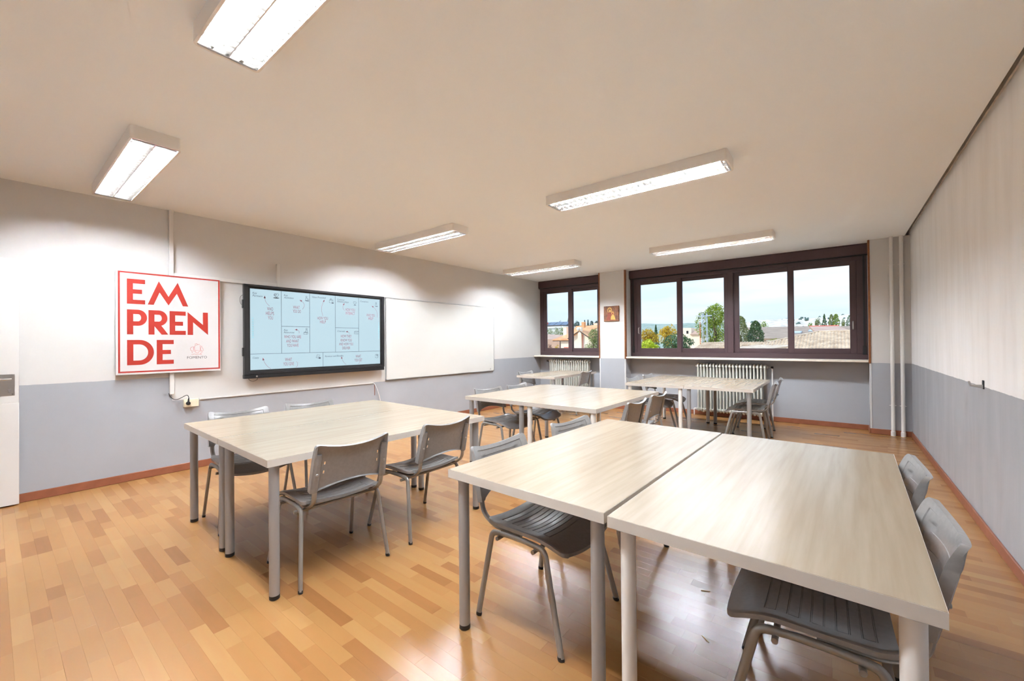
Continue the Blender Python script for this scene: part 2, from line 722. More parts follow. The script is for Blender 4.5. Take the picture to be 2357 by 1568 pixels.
def seen_area(s):
    q = px(((s[0] + s[2]) / 2, (s[1] + s[3]) / 2, 0))
    if q is None or not (-20 < q[0] < 2380 and q[1] < 1600):
        return 0
    return (s[2] - s[0]) * (s[3] - s[1]) / q[2] ** 3


def stave_mesh(name, lst):
    vs, fs, tones = [], [], []
    g, c = .0001, .0002
    for (a, y0, b, y1, t) in lst:
        n = len(vs)
        vs += [(a + g, y0 + g, -.006), (b - g, y0 + g, -.006), (b - g, y1 - g, -.006), (a + g, y1 - g, -.006),
               (a + g, y0 + g, -c), (b - g, y0 + g, -c), (b - g, y1 - g, -c), (a + g, y1 - g, -c),
               (a + g + c, y0 + g + c, 0), (b - g - c, y0 + g + c, 0), (b - g - c, y1 - g - c, 0), (a + g + c, y1 - g - c, 0)]
        q = [(8, 9, 10, 11)]
        for i in range(4):
            j = (i + 1) % 4
            q += [(i, j, 4 + j, 4 + i), (4 + i, 4 + j, 8 + j, 8 + i)]
        fs += [tuple(x + n for x in f) for f in q]
        tones += [t] * 12
    me = bpy.data.meshes.new(name)
    me.from_pydata(vs, [], fs)
    at = me.attributes.new('tone', 'FLOAT', 'POINT')
    at.data.foreach_set('value', tones)
    me.materials.append(M['floor'])
    return me


order = sorted(staves, key=seen_area, reverse=True)
for s_ in order[:300]:
    link('floor_stave', stave_mesh('floor_stave', [s_]), fl)
tag(link('floor_staves_beyond', stave_mesh('floor_staves_beyond', order[300:]), fl), kind='stuff')


# ------------------------------------------------------------------ windows
def window(name, label, x0, x1, box_x, jambs, sashes, mullion=None):
    w = setting(name, label)
    z0, zb = 1.037, 2.585
    fr = MB()
    fr.box(x0, YF, z0, x1, YF + .10, z0 + .085, .004)
    fr.box(x0, YF, zb - .065, x1, YF + .10, zb + .02, .004)
    for a, b in jambs:
        fr.box(a, YF + .001, z0 + .083, b, YF + .10, zb - .063, .003)
    fr.build('frame', M['frame_dark'], w)
    bx = MB()
    bx.box(box_x[0], YF - .07, zb + .005, box_x[1], YF + .12, CEIL - .012, .006)
    bx.box(box_x[0], YF - .055, CEIL - .012, box_x[1], YF + .12, CEIL)
    bx.build('blind_box', M['box_dark'], w)
    MB().box(box_x[0] + .004, YF - .052, zb - .008, box_x[1] - .004, YF + .1, zb + .008).build('blind_slot', M['gasket'], w)
    for (a, b, sl, sr, front, hs) in sashes:
        y = YF + (.012 if front else .046)
        zs0, zs1, g0, g1 = z0 + .08, zb - .06, 1.2, 2.456
        s = MB()
        t = .032
        ga, gb = a + sl, b - sr
        fn = lambda u, v, h: (u, h, v)
        for (p, q, r, tt) in ((a, ga, zs0, zs1), (gb, b, zs0, zs1)):
            s.box(p, y, r, q, y + t, tt, .004)
        s.box(ga - .003, y + .001, zs0, gb + .003, y + t, g0, .003)
        s.box(ga - .003, y + .001, g1, gb + .003, y + t, zs1, .003)
        so = s.build('sash', M['frame_dark'], w)
        MB().box(ga - .006, y + .012, g0 - .006, gb + .006, y + .018, g1 + .006).build('pane', M['glass'], so)
        if hs:
            hx = (a + sl * .55) if hs < 0 else (b - sr * .55)
            MB().sweep(fillet([(hx, y + .004, 1.49), (hx, y - .028, 1.50), (hx, y - .028, 1.60), (hx, y + .004, 1.61)], .012), .006, .009, n=8).build('handle', M['steel'], so)
    return w


w1 = window('window_1', 'narrow two-pane brown sliding window left of the icon', 0, 1.65, (0, 1.65),
            ((0, .10), (1.55, 1.65)), ((.10, .85, .078, .10, True, 0), (.80, 1.55, .06, .10, False, 0)))
w2 = window('window_2', 'wide four-pane brown sliding window', 2.21, 5.84, (2.21, 5.845),
            ((2.21, 2.335), (3.975, 4.065), (5.715, 5.84)),
            ((2.335, 3.19, .078, .08, True, -1), (3.13, 3.985, .072, .075, False, 0), (4.055, 4.925, .095, .075, False, 0), (4.86, 5.715, .08, .08, True, 1)))
for (w, a, b) in ((w1, 0.0, 1.638), (w2, 2.216, 5.831)):
    MB().box(a, YP - .012, 1.005, b, YF + .10, 1.037, .005).build('sill', M['sill'], w)
MB().sweep(fillet([(1.505, YF + .05, 1.62), (1.505, YF + .012, 1.63), (1.505, YF + .012, 1.73), (1.505, YF + .05, 1.74)], .012), .008, .010, n=8).build('handle', M['black'], w1)
# blind straps
for (w, x) in ((w2, 5.80), (w2, 2.27), (w1, 1.60)):
    s = MB()
    s.box(x - .012, YF - .012, 1.12, x + .012, YF - .006, 2.585)
    s.box(x - .022, YF - .016, 1.11, x + .022, YF, 1.24, .004)
    s.build('blind_strap', M['black'], w)

# ------------------------------------------------------------------ open door leaf lying along the left wall
d1 = setting('door_1', 'white door leaf opened flat against the left wall', (0.04, YB, 0))
dl = MB()
dl.box(0, .005, .012, .038, .905, .8610, .0015)
dl.box(0, .005, .8625, .038, .905, 2.075, .0015)
dl.box(.002, .007, .8600, .036, .903, .8635)
dl.build('leaf', M['door'], d1)
pl = MB().box(.038, .755, .925, .0405, .882, 1.104, .0008).build('lock_plate', M['steel'], d1)
for (y, z) in ((.87, .937), (.87, 1.092)):
    MB().lathe([(.0045, 0), (.0035, .0015), (.001, .002)], (.0405, y, z), 10, 'x').build('screw', M['chrome'], pl)
h = MB()
h.sweep(fillet([(.04, .73, 1.062), (.085, .73, 1.062), (.085, .865, 1.062)], .02), .009, .007, n=10)
h.build('lever', M['steel'], pl)
kc = MB()
kc.lathe([(.0085, 0), (.0085, .007), (.0075, .008)], (.0405, .852, .972), 14, 'x')
kc.box(.0405, .8475, .950, .0470, .8565, .972, .002)
kc.build('key_cylinder', M['chrome'], pl)

# ------------------------------------------------------------------ furniture: tables
TW, TD, TH, TT = .80, 1.60, .742, .038


def table_meshes():
    top = MB().box(-TW / 2 + .0012, -TD / 2 + .0012, TH - TT + .001, TW / 2 - .0012, TD / 2 - .0012, TH, .0006).mesh('tabletop', M['table'])
    e = MB()
    o = [(-TW / 2, -TD / 2), (TW / 2, -TD / 2), (TW / 2, TD / 2), (-TW / 2, TD / 2)]
    i = [(x * (1 - .003 / TW), y * (1 - .003 / TD)) for x, y in o]
    vs = []
    for z in (TH - TT, TH - .0008):
        vs += [(*p, z) for p in o] + [(*p, z) for p in i]
    fs = []
    for k in range(4):
        j = (k + 1) % 4
        fs += [(k, j, 8 + j, 8 + k), (4 + k, 12 + k, 12 + j, 4 + j), (8 + k, 8 + j, 12 + j, 12 + k), (k, 4 + k, 4 + j, j)]
    e.add(vs, fs)
    edge = e.mesh('edge_band', M['edge'], smooth=False)
    legs = {}
    for nm in ('leg_grey', 'leg_white'):
        legs[nm] = MB().lathe([(.025, .022), (.025, TH - TT)], n=24).mesh('leg', M[nm])
    plate = MB().lathe([(.045, TH - TT - .004), (.045, TH - TT)], n=20).mesh('mounting_plate', M['leg_grey'])
    foot = MB().lathe([(.022, 0), (.0255, .003), (.0255, .022), (.02, .024)], n=20).mesh('foot', M['black'])
    return top, edge, legs, plate, foot


T_TOP, T_EDGE, T_LEGS, T_PLATE, T_FOOT = table_meshes()


def table(label, x, y, rot, leg, group='pale oak tables'):
    t = thing('table', label, 'table', (x, y, 0), radians(rot), group)
    link('tabletop', T_TOP, t)
    link('edge_band', T_EDGE, t)
    for sx in (-1, 1):
        for sy in (-1, 1):
            L = link('leg', T_LEGS[leg], t, (sx * (TW / 2 - .052), sy * (TD / 2 - .050), 0))
            link('mounting_plate', T_PLATE, L)
            link('foot', T_FOOT, L)
    return t


table('pale oak table with grey legs, left half of the large pair nearest the viewer', 4.484, 2.118, -1.6, 'leg_grey')
table('pale oak table with white legs, right half of the large pair nearest the viewer', 5.298, 2.085, -1.3, 'leg_white')
table('grey-legged pale oak table nearest the big screen, inner half of its pair', 2.028, 1.702, -1.5, 'leg_grey')
table('grey-legged pale oak table, outer half of the pair by the big screen', 2.835, 1.683, -1.2, 'leg_grey')
table('pale oak table with grey legs, left half of the middle pair by the whiteboard', 2.629, 4.086, 0.0, 'leg_grey')
table('pale oak table with white legs, right half of the middle pair', 3.433, 4.082, 0.0, 'leg_white')
table('pale oak table with white legs, left half of the pair below the wide window', 3.482, 6.468, .3, 'leg_white')
table('pale oak table with grey legs, right half of the pair below the wide window', 4.287, 6.472, .3, 'leg_grey')
table('single pale oak table in the far corner below the narrow window', 1.308, 6.72, 1.2, 'leg_grey')


# ------------------------------------------------------------------ furniture: chairs (local front is +x)
def seat_mesh():
    m = MB()
    slats = [-.145, -.083, -.021, .041, .103]
    hw, g = .016, .0016
    us = [-.205, -.201, -.192]
    for c in slats:
        for q in (c - hw, c + hw):
            us += [q - g * 1.6, q - g, q + g, q + g * 1.6]
    us += [.135, .155, .172, .188, .202, .213, .221, .226, .229]
    us = sorted(us)
    ve = .168
    vs_ = [-.228, -.225, -.218, -.205, -.19, -ve - .0026, -ve - .0016, -ve + .0016, -ve + .0026, -.14, -.11, -.075, -.035]
    vs_ = vs_ + [0.0] + [-q for q in reversed(vs_)]

    def half(u):           # half width: rounded front, squarer rear
        w = 1.0
        if u > .12:
            w -= .10 * ((u - .12) / .11) ** 2
        if u > .205:
            w -= .10 * ((u - .205) / .024) ** 2
        if u < -.17:
            w -= .05 * ((-.17 - u) / .035) ** 2
        return w

    def zf(u, v):
        s = abs(v) / .228
        z = .446 + .020 * s ** 2 - .004
        z -= .010 * exp(-((u + .04) / .10) ** 2) * (1 - s * s)
        if u > .07:
            z -= .052 * ((u - .07) / .16) ** 2
        if u < -.15:
            z += .010 * ((-.15 - u) / .055) ** 2
        if s > .96:
            z -= .004 * ((s - .96) / .04) ** 2
        return z

    def groove(u, v):
        if abs(v) > ve + .002:
            return 0
        for c in slats:
            for q in (c - hw, c + hw):
                if abs(u - q) < g * 1.2:
                    return .0035
            if abs(abs(v) - ve) < .0019 and abs(u - c) < hw + g * 1.2:
                return .0035
            if abs(u - c) < hw:
                return .0008
        return 0
    front, back = [], []
    for u in us:
        k = half(u)
        fr, bk = [], []
        for v in vs_:
            bow = .012 * (1 - (v / .228) ** 2) if u > .15 else 0
            uu = u + (bow * ((u - .15) / .08) if u > .15 else 0)
            z = zf(u, v)
            fr.append((uu, v * k, z - groove(u, v)))
            edge = 1.0 if (abs(v) > .22 or u < -.2 or u > .224) else 0.0
            bk.append((uu - .001, v * k * .997, z - .009 - .007 * edge))
        front.append(fr)
        back.append(bk)
    m.shell(front, back)
    return m.mesh('seat', M['chair_plastic'], angle=40)


def back_mesh():
    m = MB()
    W = .218
    ss = [-W, -W + .003, -W + .010, -W + .020, -.183, -.1795, -.1775, -.174, -.160, -.152, -.13, -.10, -.066, -.033]
    ss = ss + [0.0] + [-q for q in reversed(ss)]
    slots = [(.13, .20), (.34, .41), (.55, .62), (.76, .83)]
    bars = [(.20, .30), (.44, .54), (.68, .78)]
    ts = {0, .012, .04, .08, .895, .905, .915, .93, .955, .972, .985, 1.0}
    for a, b in slots:
        ts |= {a, b}
    for a, b in bars:
        ts |= {a - .006, a, b, b + .006}
    ts = sorted(ts)

    def ztop(s):
        z = .772 + .030 * (abs(s) / W) ** 2
        r = .022
        q = abs(s) - (W - r)
        if q > 0:
            z -= r - sqrt(max(0, r * r - q * q))
        return z

    def zbot(s):
        a = abs(s) / W
        if a > .84:
            return .535
        return .535 + .036 * (cos(a / .84 * pi / 2)) ** .8

    def P(s, t):
        z = zbot(s) * (1 - t) + ztop(s) * t
        x = -.243 - (z - .535) * .235 - .016 * max(0, (z - .70) / .1) ** 2
        x -= .042 * (1 - (s / W) ** 2)
        return Vector((x, s * (1.035 - .045 * t), z))

    def recess(s, t):
        if abs(s) < .1785 and t < .91:
            d = .003
            if abs(s) < .150:
                for a, b in bars:
                    if a - .001 < t < b + .001:
                        return d + .0022
            return d
        return 0
    front, back = [], []
    for t in ts:
        fr, bk = [], []
        for s in ss:
            p = P(s, t)
            n = Vector((-1, 0, -.23)).normalized()
            e = 2.0 if abs(s) > W - .011 else (1.0 if (t > .975 or t < .006) else 0.0)
            e = min(e, 1.0 + max(0.0, (.97 - t) * 6)) if e > 1 else e
            fr.append(p + n * recess(s, t))
            bk.append(p + n * (.0065 + .012 * e))
        front.append(fr)
        back.append(bk)

    def hole(i, j):
        a, b = ts[i], ts[i + 1]
        c = (ss[j] + ss[j + 1]) / 2
        if not (.152 < abs(c) < .160):
            return False
        return any(abs(a - p) < 1e-6 and abs(b - q) < 1e-6 for p, q in slots)
    m.shell(front, back, hole)
    return m.mesh('backrest', M['chair_plastic'], angle=40), P


CH_SEAT = seat_mesh()
CH_BACK, BACK_P = back_mesh()


def chair_proto():
    c = thing('chair', 'x', 'chair', group='grey plastic chairs')
    link('seat', CH_SEAT, c)
    bk = link('backrest', CH_BACK, c)
    for s in (-1, 1):
        # sleeve on the rear of the back shell that takes the upright tube
        sl = MB()
        q = []
        for z in (.528, .545, .60, .66, .715, .738):
            t = (z - .535) / .26
            q.append(Vector((-.243 - (z - .535) * .235 - .0265, s * (.201 - (z - .535) * .035), z)))
        sl.sweep(q, .0125, .020, n=14, ref=(1, 0, 0), scale=[.92, 1, 1, 1, 1, .8])
        so = sl.build('sleeve', M['chair_plastic'], bk)
        MB().lathe([(.0075, 0), (.0075, -.003), (.005, -.005)], (q[2].x - .018, s * .198, .628), 12, 'x').build('bolt', M['chair_tube'], so)
        # upright: under the seat, round the bend and up into the sleeve
        up = fillet([(-.02, s * .190, .424), (-.190, s * .194, .424), (-.262, s * .198, .475), (-.272, s * .200, .54), (-.308, s * .195, .70)], [0, .07, .05, .05, 0], 6)
        MB().sweep(up, .0085, .0145, n=12, ref=(1, 0, .3)).build('upright', M['chair_tube'], c)
        # side frame: front leg, rail, rear leg
        rail = [(-.118, s * .226, .4165), (-.06, s * .224, .4195), (.03, s * .224, .4195), (.078, s * .226, .4165)]
        MB().sweep(rail, .0105, .013, n=12, ref=(0, 1, 0)).build('seat_rail', M['chair_tube'], c)
        for (fx, kx, rx) in ((.238, .135, .078), (-.238, -.172, -.118)):
            path = fillet([(rx, s * .226, .4165), (kx, s * .230, .412), (fx, s * .262, .010)], .055, 7)
            lg = MB().sweep(path, .0105, .0145, n=12, ref=(0, 1, 0)).build('leg', M['chair_tube'], c)
            dv = (Vector((fx, s * .262, 0)) - Vector((kx, s * .230, .412))).normalized()
            b0 = Vector((fx, s * .262, 0)) - dv * .016
            MB().sweep([b0, Vector((fx, s * .262, 0)) - dv * .006, Vector((fx, s * .262, .0))], .012, .016, n=12, ref=(0, 1, 0)).build('foot_cap', M['black'], lg)
    for cx in (-.125, .085):
        MB().cyl((cx, -.252, .398), (cx, .252, .398), .0095, 12).build('cross_tube', M['chair_tube'], c)
    return c


CHAIRS = [
    (1.878, 1.275, -4, 'grey plastic chair between the big screen and its table, nearer the door'),
    (1.893, 1.865, -2.7, 'grey plastic chair between the big screen and its table, nearer the whiteboard'),
    (3.010, 1.305, 176.5, 'grey chair seen from behind at the table by the screen, the nearer one'),
    (3.020, 1.990, 180.5, 'grey chair seen from behind at the table by the screen, the farther one'),
    (4.345, 1.745, -1, 'grey chair under the left side of the nearest table, seat in full view'),
    (4.352, 2.480, -5, 'grey chair left of the nearest table with only its back showing'),
    (5.415, 1.760, 181, 'grey plastic chair at the right edge of the nearest table, large in the bottom corner'),
    (5.430, 2.450, 181, 'grey plastic chair between the nearest table and the right wall, farther of the two'),
    (2.485, 3.715, -6, 'grey plastic chair on the whiteboard side of the middle table, nearer one'),
    (2.493, 4.320, 3, 'grey plastic chair on the whiteboard side of the middle table, farther one'),
    (3.715, 3.690, 180, 'grey plastic chair turned away at the right side of the middle table, nearer one'),
    (3.705, 4.310, 180, 'grey plastic chair turned away at the right side of the middle table, farther one'),
    (3.342, 6.100, 0, 'grey plastic chair at the left of the table below the wide window, nearer one'),
    (3.340, 6.760, 2, 'grey plastic chair at the left of the table below the wide window, farther one'),
    (4.530, 6.200, 183, 'grey chair right of the table below the wide window, farther from the radiator'),
    (4.520, 6.880, 183, 'grey chair right of the table below the wide window, nearer the radiator'),
    (1.168, 6.290, 0, 'grey plastic chair on the wall side of the far corner table'),
    (1.490, 6.870, 184, 'grey plastic chair between the far corner table and the pillar'),
]
proto = chair_proto()
for i, (x, y, r, lab) in enumerate(CHAIRS):
    c = proto if i == 0 else copy_tree(proto)
    c.location = (x, y, 0)
    c.rotation_euler = (0, 0, radians(r))
    c['label'] = lab


# ------------------------------------------------------------------ ceiling lights (louvred fluorescent fittings)
def light_proto():
    L, W, H = 1.60, .265, .085
    t = thing('ceiling_light', 'x', 'ceiling light', group='louvred ceiling lights')
    hl, hw = L / 2, W / 2

    def rr(hx, hy, r, n=4):
        pts = []
        for (cx, cy, a0) in ((hx - r, hy - r, 0), (-hx + r, hy - r, pi / 2), (-hx + r, -hy + r, pi), (hx - r, -hy + r, 3 * pi / 2)):
            for k in range(n + 1):
                a = a0 + pi / 2 * k / n
                pts.append((cx + r * cos(a), cy + r * sin(a)))
        return pts
    o = rr(hl, hw, .022)
    i = rr(hl - .012, hw - .012, .012)
    n = len(o)
    vs = [(*p, 0) for p in o] + [(*p, -H) for p in o] + [(*p, -H) for p in i] + [(*p, -.008) for p in i]
    fs = []
    for k in range(n):
        j = (k + 1) % n
        fs += [(k, n + k, n + j, j), (n + k, 2 * n + k, 2 * n + j, n + j), (2 * n + k, 3 * n + k, 3 * n + j, 2 * n + j)]
    fs += [tuple(range(n)), tuple(reversed(range(3 * n, 4 * n)))]
    MB().add(vs, fs).build('housing', M['lamp_white'], t, angle=50)
    for s in (-1, 1):
        y = s * .060
        tb = MB().cyl((-hl + .045, y, -.052), (hl - .045, y, -.052), .013, 8).build('tube', M['tube_lamp'], t)
        for e in (-1, 1):
            MB().cyl((e * (hl - .045), y, -.052), (e * (hl - .028), y, -.052), .0135, 12).build('tube_cap', M['alu'], tb)
    # reflector wings: two outer, one central ridge
    def wing(prof, name):
        m = MB()
        m.prism(prof, lambda u, v, h: (h, u, v), -hl + .02, hl - .02)
        m.build(name, M['louvre'], t, angle=60)
    for s in (-1, 1):
        pr = [(s * .1205, -.083), (s * .118, -.072), (s * .111, -.055), (s * .097, -.036), (s * .075, -.026), (s * .1205, -.026)]
        wing(pr if s < 0 else pr[::-1], 'reflector_wing')
    wing([(-.003, -.083), (.003, -.083), (.008, -.068), (.018, -.048), (.038, -.030), (-.038, -.030), (-.018, -.048), (-.008, -.068)], 'reflector_ridge')
    NBL = 28
    bl = MB()
    for s in (-1, 1):
        prof = [(-.0010, -.083), (.0010, -.083), (.0044, -.0625), (-.0044, -.0625)]
        bl.prism(prof, lambda u, v, h: (u, h, v), *sorted((s * .0035, s * .1165)))
    me = bl.mesh('louvre_blade', M['louvre'], angle=60)
    for k in range(NBL):
        link('louvre_blade', me, t, (-hl + .02 + (L - .04) * (k + .5) / NBL, 0, 0))
    for e in (-1, 1):
        MB().box(e * (hl - .020) - .004, -.119, -.083, e * (hl - .020) + .004, .119, -.05).build('end_plate', M['louvre'], t)
    return t


LIGHTS = [
    (1.17, .690, 'louvred ceiling light near the left edge, glowing white, above the poster'),
    (4.07, .690, 'louvred ceiling light cut off by the top edge, closest overhead'),
    (1.15, 3.520, 'louvred ceiling light over the table by the whiteboard'),
    (4.07, 3.490, 'long louvred ceiling light in the middle of the ceiling'),
    (1.17, 6.335, 'louvred ceiling light in front of the narrow window'),
    (4.06, 6.320, 'louvred ceiling light in front of the wide window'),
]
lp = light_proto()
for i, (x, y, lab) in enumerate(LIGHTS):
    c = lp if i == 0 else copy_tree(lp)
    c.location = (x, y, CEIL)
    c['label'] = lab


# ------------------------------------------------------------------ lettering helper
def text_geo(body, size, shear=0.0, align='LEFT', xs=1.0, space=1.0):
    cu = bpy.data.curves.new('t', 'FONT')
    cu.body = body
    cu.size = size
    cu.shear = shear
    cu.align_x = align
    cu.space_character = space
    cu.resolution_u = 3
    ob = bpy.data.objects.new('t', cu)
    me = ob.to_mesh()
    vs = [(v.co.x * xs, v.co.y) for v in me.vertices]
    fs = [tuple(p.vertices) for p in me.polygons]
    ob.to_mesh_clear()
    bpy.data.objects.remove(ob)
    bpy.data.curves.remove(cu)
    return vs, fs


def put_text(mb, body, y, z, h, X, fit=None, shear=0.0, align='LEFT'):
    """letters on a plane x = X facing +x; y, z is the lower left (or centre) of the line, h the cap height, fit the width"""
    vs, fs = text_geo(body, h / .70, shear, 'LEFT')
    w = max(v[0] for v in vs) - min(v[0] for v in vs)
    x0 = min(v[0] for v in vs)
    k = (fit / w) if fit else 1.0
    ww = w * k
    o = -ww / 2 if align == 'CENTER' else 0
    mb.add([(X, y + o + (v[0] - x0) * k, z + v[1]) for v in vs], fs)


def stroke(mb, pts, r, X):
    """flat ribbon of half width r through (y, z) points on plane x = X"""
    P = [Vector((X, p[0], p[1])) for p in pts]
    L, R = [], []
    for i, p in enumerate(P):
        a = P[max(0, i - 1)]
        b = P[min(len(P) - 1, i + 1)]
        t = (b - a)
        t.normalize()
        n = Vector((0, -t.z, t.y))
        L.append(p + n * r)
        R.append(p - n * r)
    k = len(P)
    mb.add(L + R, [(k + i, k + i + 1, i + 1, i) for i in range(k - 1)])


# ------------------------------------------------------------------ interactive screen on the left wall
tv = thing('wall_screen', 'large black-framed interactive screen showing a business plan grid', 'screen', (0, 1.83, .935))
TX = .105                        # front plane of the bezel


def tvb(y0, z0, y1, z1, xa, xb, b=.003):
    return MB().box(xa, y0 - 1.83, z0 - .935, xb, y1 - 1.83, z1 - .935, b)


cs = tvb(1.86, .99, 3.68, 2.02, .035, .08)
cs.build('casing', M['black'], tv)
bz = MB()
o = [(1.83, .985), (3.71, .985), (3.71, 2.042), (1.83, 2.042)]
i = [(1.872, 1.012), (3.668, 1.012), (3.668, 2.018), (1.872, 2.018)]
vs = []
for q, xx in ((o, .06), (o, TX), (i, TX), (i, .085)):
    vs += [(xx, y - 1.83, z - .935) for y, z in q]
fs = []
for k in range(4):
    j = (k + 1) % 4
    for a in (0, 4, 8):
        fs.append((a + k, a + j, a + 4 + j, a + 4 + k))
fs.append((0, 3, 2, 1))
bz.add(vs, fs)
bz.build('bezel', M['tv_black'], tv, smooth=False)
inn = tvb(1.868, 1.008, 3.672, 2.022, .078, .088, 0)
inn.build('inner_border', M['gasket'], tv)
chin = tvb(1.83, .937, 3.71, .984, .045, TX - .004, .004).build('chin', M['tv_black'], tv)
MB().lathe([(.010, 0), (.010, .003), (.007, .004)], (TX - .004, 1.961 - 1.83, .960 - .935), 16, 'x').build('power_button', M['steel'], chin)
for z in (1.30, 1.86):
    tvb(1.818, z - .10, 1.832, z, .065, .095, .003).build('side_clip', M['black'], tv)
tvb(2.2, 1.1, 3.3, 1.9, 0, .036).build('wall_bracket', M['black'], tv)
scr = tvb(1.897, 1.035, 3.642, 1.995, .086, .0895, 0).build('display', M['screen'], tv)
SX = .0900
dk, rd, cyn = MB(), MB(), MB()
ly, lz = -1.83, -.935
for (y, z0, z1) in ((2.244, 1.2235, 1.995), (2.593, 1.2235, 1.995), (2.942, 1.2235, 1.995), (3.293, 1.2235, 1.995), (2.768, 1.035, 1.2235)):
    stroke(dk, [(y + ly, z0 + lz), (y + ly, z1 + lz)], .0022, SX)
for (z, y0, y1) in ((1.2235, 1.897, 3.642), (1.559, 2.244, 2.593), (1.558, 2.942, 3.293)):
    stroke(dk, [(y0 + ly, z + lz), (y1 + ly, z + lz)], .0022, SX)
for (b, y, z, h, f) in (('Key', 1.923, 1.934, .024, .048), ('Partners', 1.923, 1.902, .024, .108), ('Key', 2.274, 1.937, .022, .048), ('Activities', 2.274, 1.908, .022, .118),
                        ('Value Provided', 2.624, 1.944, .022, .186), ('Customer', 2.972, 1.938, .022, .11), ('Relationships', 2.972, 1.910, .022, .168),
                        ('Customers', 3.319, 1.938, .021, .131), ('Key', 2.272, 1.503, .022, .048), ('Resources', 2.272, 1.474, .022, .124), ('Channels', 2.969, 1.501, .022, .114),
                        ('Costs', 1.921, 1.168, .022, .066), ('Revenue and Benefits', 2.794, 1.160, .022, .262)):
    put_text(dk, b, y + ly, z + lz, h, SX, f, .25)
for (b, y, z, h, f) in (('WHO', 2.114, 1.746, .042, .068), ('HELPS', 2.113, 1.692, .042, .092), ('YOU', 2.118, 1.638, .042, .058),
                        ('WHAT', 2.424, 1.785, .040, .082), ('YOU DO', 2.431, 1.735, .040, .100), ('HOW YOU', 2.766, 1.660, .040, .142), ('HELP', 2.769, 1.612, .040, .080),
                        ('HOW YOU', 3.166, 1.796, .040, .144), ('INTERACT', 3.164, 1.746, .040, .140), ('WHO YOU', 3.488, 1.734, .040, .138), ('HELP', 3.490, 1.686, .040, .078),
                        ('WHO YOU ARE', 2.378, 1.410, .040, .208), ('AND WHAT', 2.376, 1.356, .040, .155), ('YOU HAVE', 2.378, 1.303, .040, .140),
                        ('HOW THEY', 3.102, 1.424, .038, .160), ('KNOW YOU', 3.102, 1.368, .038, .165), ('AND HOW YOU', 3.100, 1.314, .038, .212), ('DELIVER', 3.100, 1.260, .038, .118),
                        ('WHAT', 2.325, 1.125, .042, .084), ('YOU GIVE', 2.327, 1.070, .042, .127), ('WHAT', 3.285, 1.136, .040, .084), ('YOU GET', 3.285, 1.082, .040, .121)):
    put_text(rd, b, y + ly, z + lz, h, SX, f, 0, 'CENTER')


def arrow(p0, p1, bend):
    """thin curved red arrow from p0 to p1 (y, z)"""
    a, b = Vector(p0), Vector(p1)
    mid = (a + b) / 2 + Vector((-(b - a).y, (b - a).x)) * bend
    pts = []
    for q in range(11):
        t = q / 10
        p = a * (1 - t) ** 2 + mid * 2 * t * (1 - t) + b * t * t
        pts.append((p.x + ly, p.y + lz))
    stroke(rd, pts, .0016, SX)
    d = (b - mid).normalized()
    n = Vector((-d.y, d.x))
    tip = b + d * .018
    A = b - d * .014 + n * .012
    B = b - d * .014 - n * .012
    rd.add([(SX, p.x + ly, p.y + lz) for p in (tip, A, B)], [(0, 1, 2)])


for (a, b, k) in (((2.11, 1.80), (2.055, 1.905), .25), ((2.50, 1.785), (2.48, 1.895), -.6), ((2.77, 1.71), (2.785, 1.915), .25), ((3.08, 1.80), (3.07, 1.89), .5),
                  ((3.60, 1.725), (3.52, 1.885), -.35), ((2.455, 1.475), (2.42, 1.52), -.6), ((3.15, 1.475), (3.11, 1.505), -.4), ((2.12, 1.04), (2.035, 1.16), .2), ((3.10, 1.045), (3.03, 1.145), .2)):
    arrow(a, b, k)
stroke(rd, [(2.42 + ly, 1.115 + lz), (2.437 + ly, 1.10 + lz), (2.432 + ly, 1.06 + lz), (2.415 + ly, 1.038 + lz)], .0016, SX)
stroke(rd, [(3.305 + ly, 1.075 + lz), (3.298 + ly, 1.055 + lz), (3.285 + ly, 1.045 + lz)], .0016, SX)


def ring(mb, cy_, cz, ry, rz, r=.0018, a0=0, a1=2 * pi, n=16):
    stroke(mb, [(cy_ + ry * cos(a0 + (a1 - a0) * q / n) + ly, cz + rz * sin(a0 + (a1 - a0) * q / n) + lz) for q in range(n + 1)], r, SX)


def blob(mb, cy_, cz, ry, rz, n=12):
    mb.add([(SX, cy_ + ry * cos(2 * pi * q / n) + ly, cz + rz * sin(2 * pi * q / n) + lz) for q in range(n)], [tuple(range(n))])


# small line drawings in the corners of the boxes
def line(mb, pts, y, z, r=.0018):
    stroke(mb, [(y + p + ly, z + q + lz) for p, q in pts], r, SX)


def heart(y, z, k):
    pts = []
    for q in range(25):
        t = 2 * pi * q / 24
        pts.append((k * sin(t) ** 3, k * (13 * cos(t) - 5 * cos(2 * t) - 2 * cos(3 * t) - cos(4 * t)) / 16))
    line(dk, pts, y, z)


def person(y, z):
    ring(dk, y, z + .022, .008, .010)
    line(dk, [(-.013, -.026), (-.010, .004), (0, .012), (.010, .004), (.014, -.026), (-.013, -.026)], y, z)


def crate(y, z, w, h):
    line(dk, [(-w, -h), (w * .4, -h * 1.25), (w * .4, h * .35), (-w, h * .6), (-w, -h)], y, z)
    line(dk, [(w * .4, -h * 1.25), (w, -h * .7), (w, h * .8), (w * .4, h * .35)], y, z)
    line(dk, [(-w, h * .6), (-w * .3, h), (w, h * .8)], y, z)


def sheet(y, z):
    line(dk, [(-.026, -.014), (-.012, .026), (.024, .020), (.012, -.024), (-.026, -.014)], y, z)
    for q in (.010, 0, -.010):
        line(dk, [(-.010, q), (.010, q - .004)], y, z, .0011)


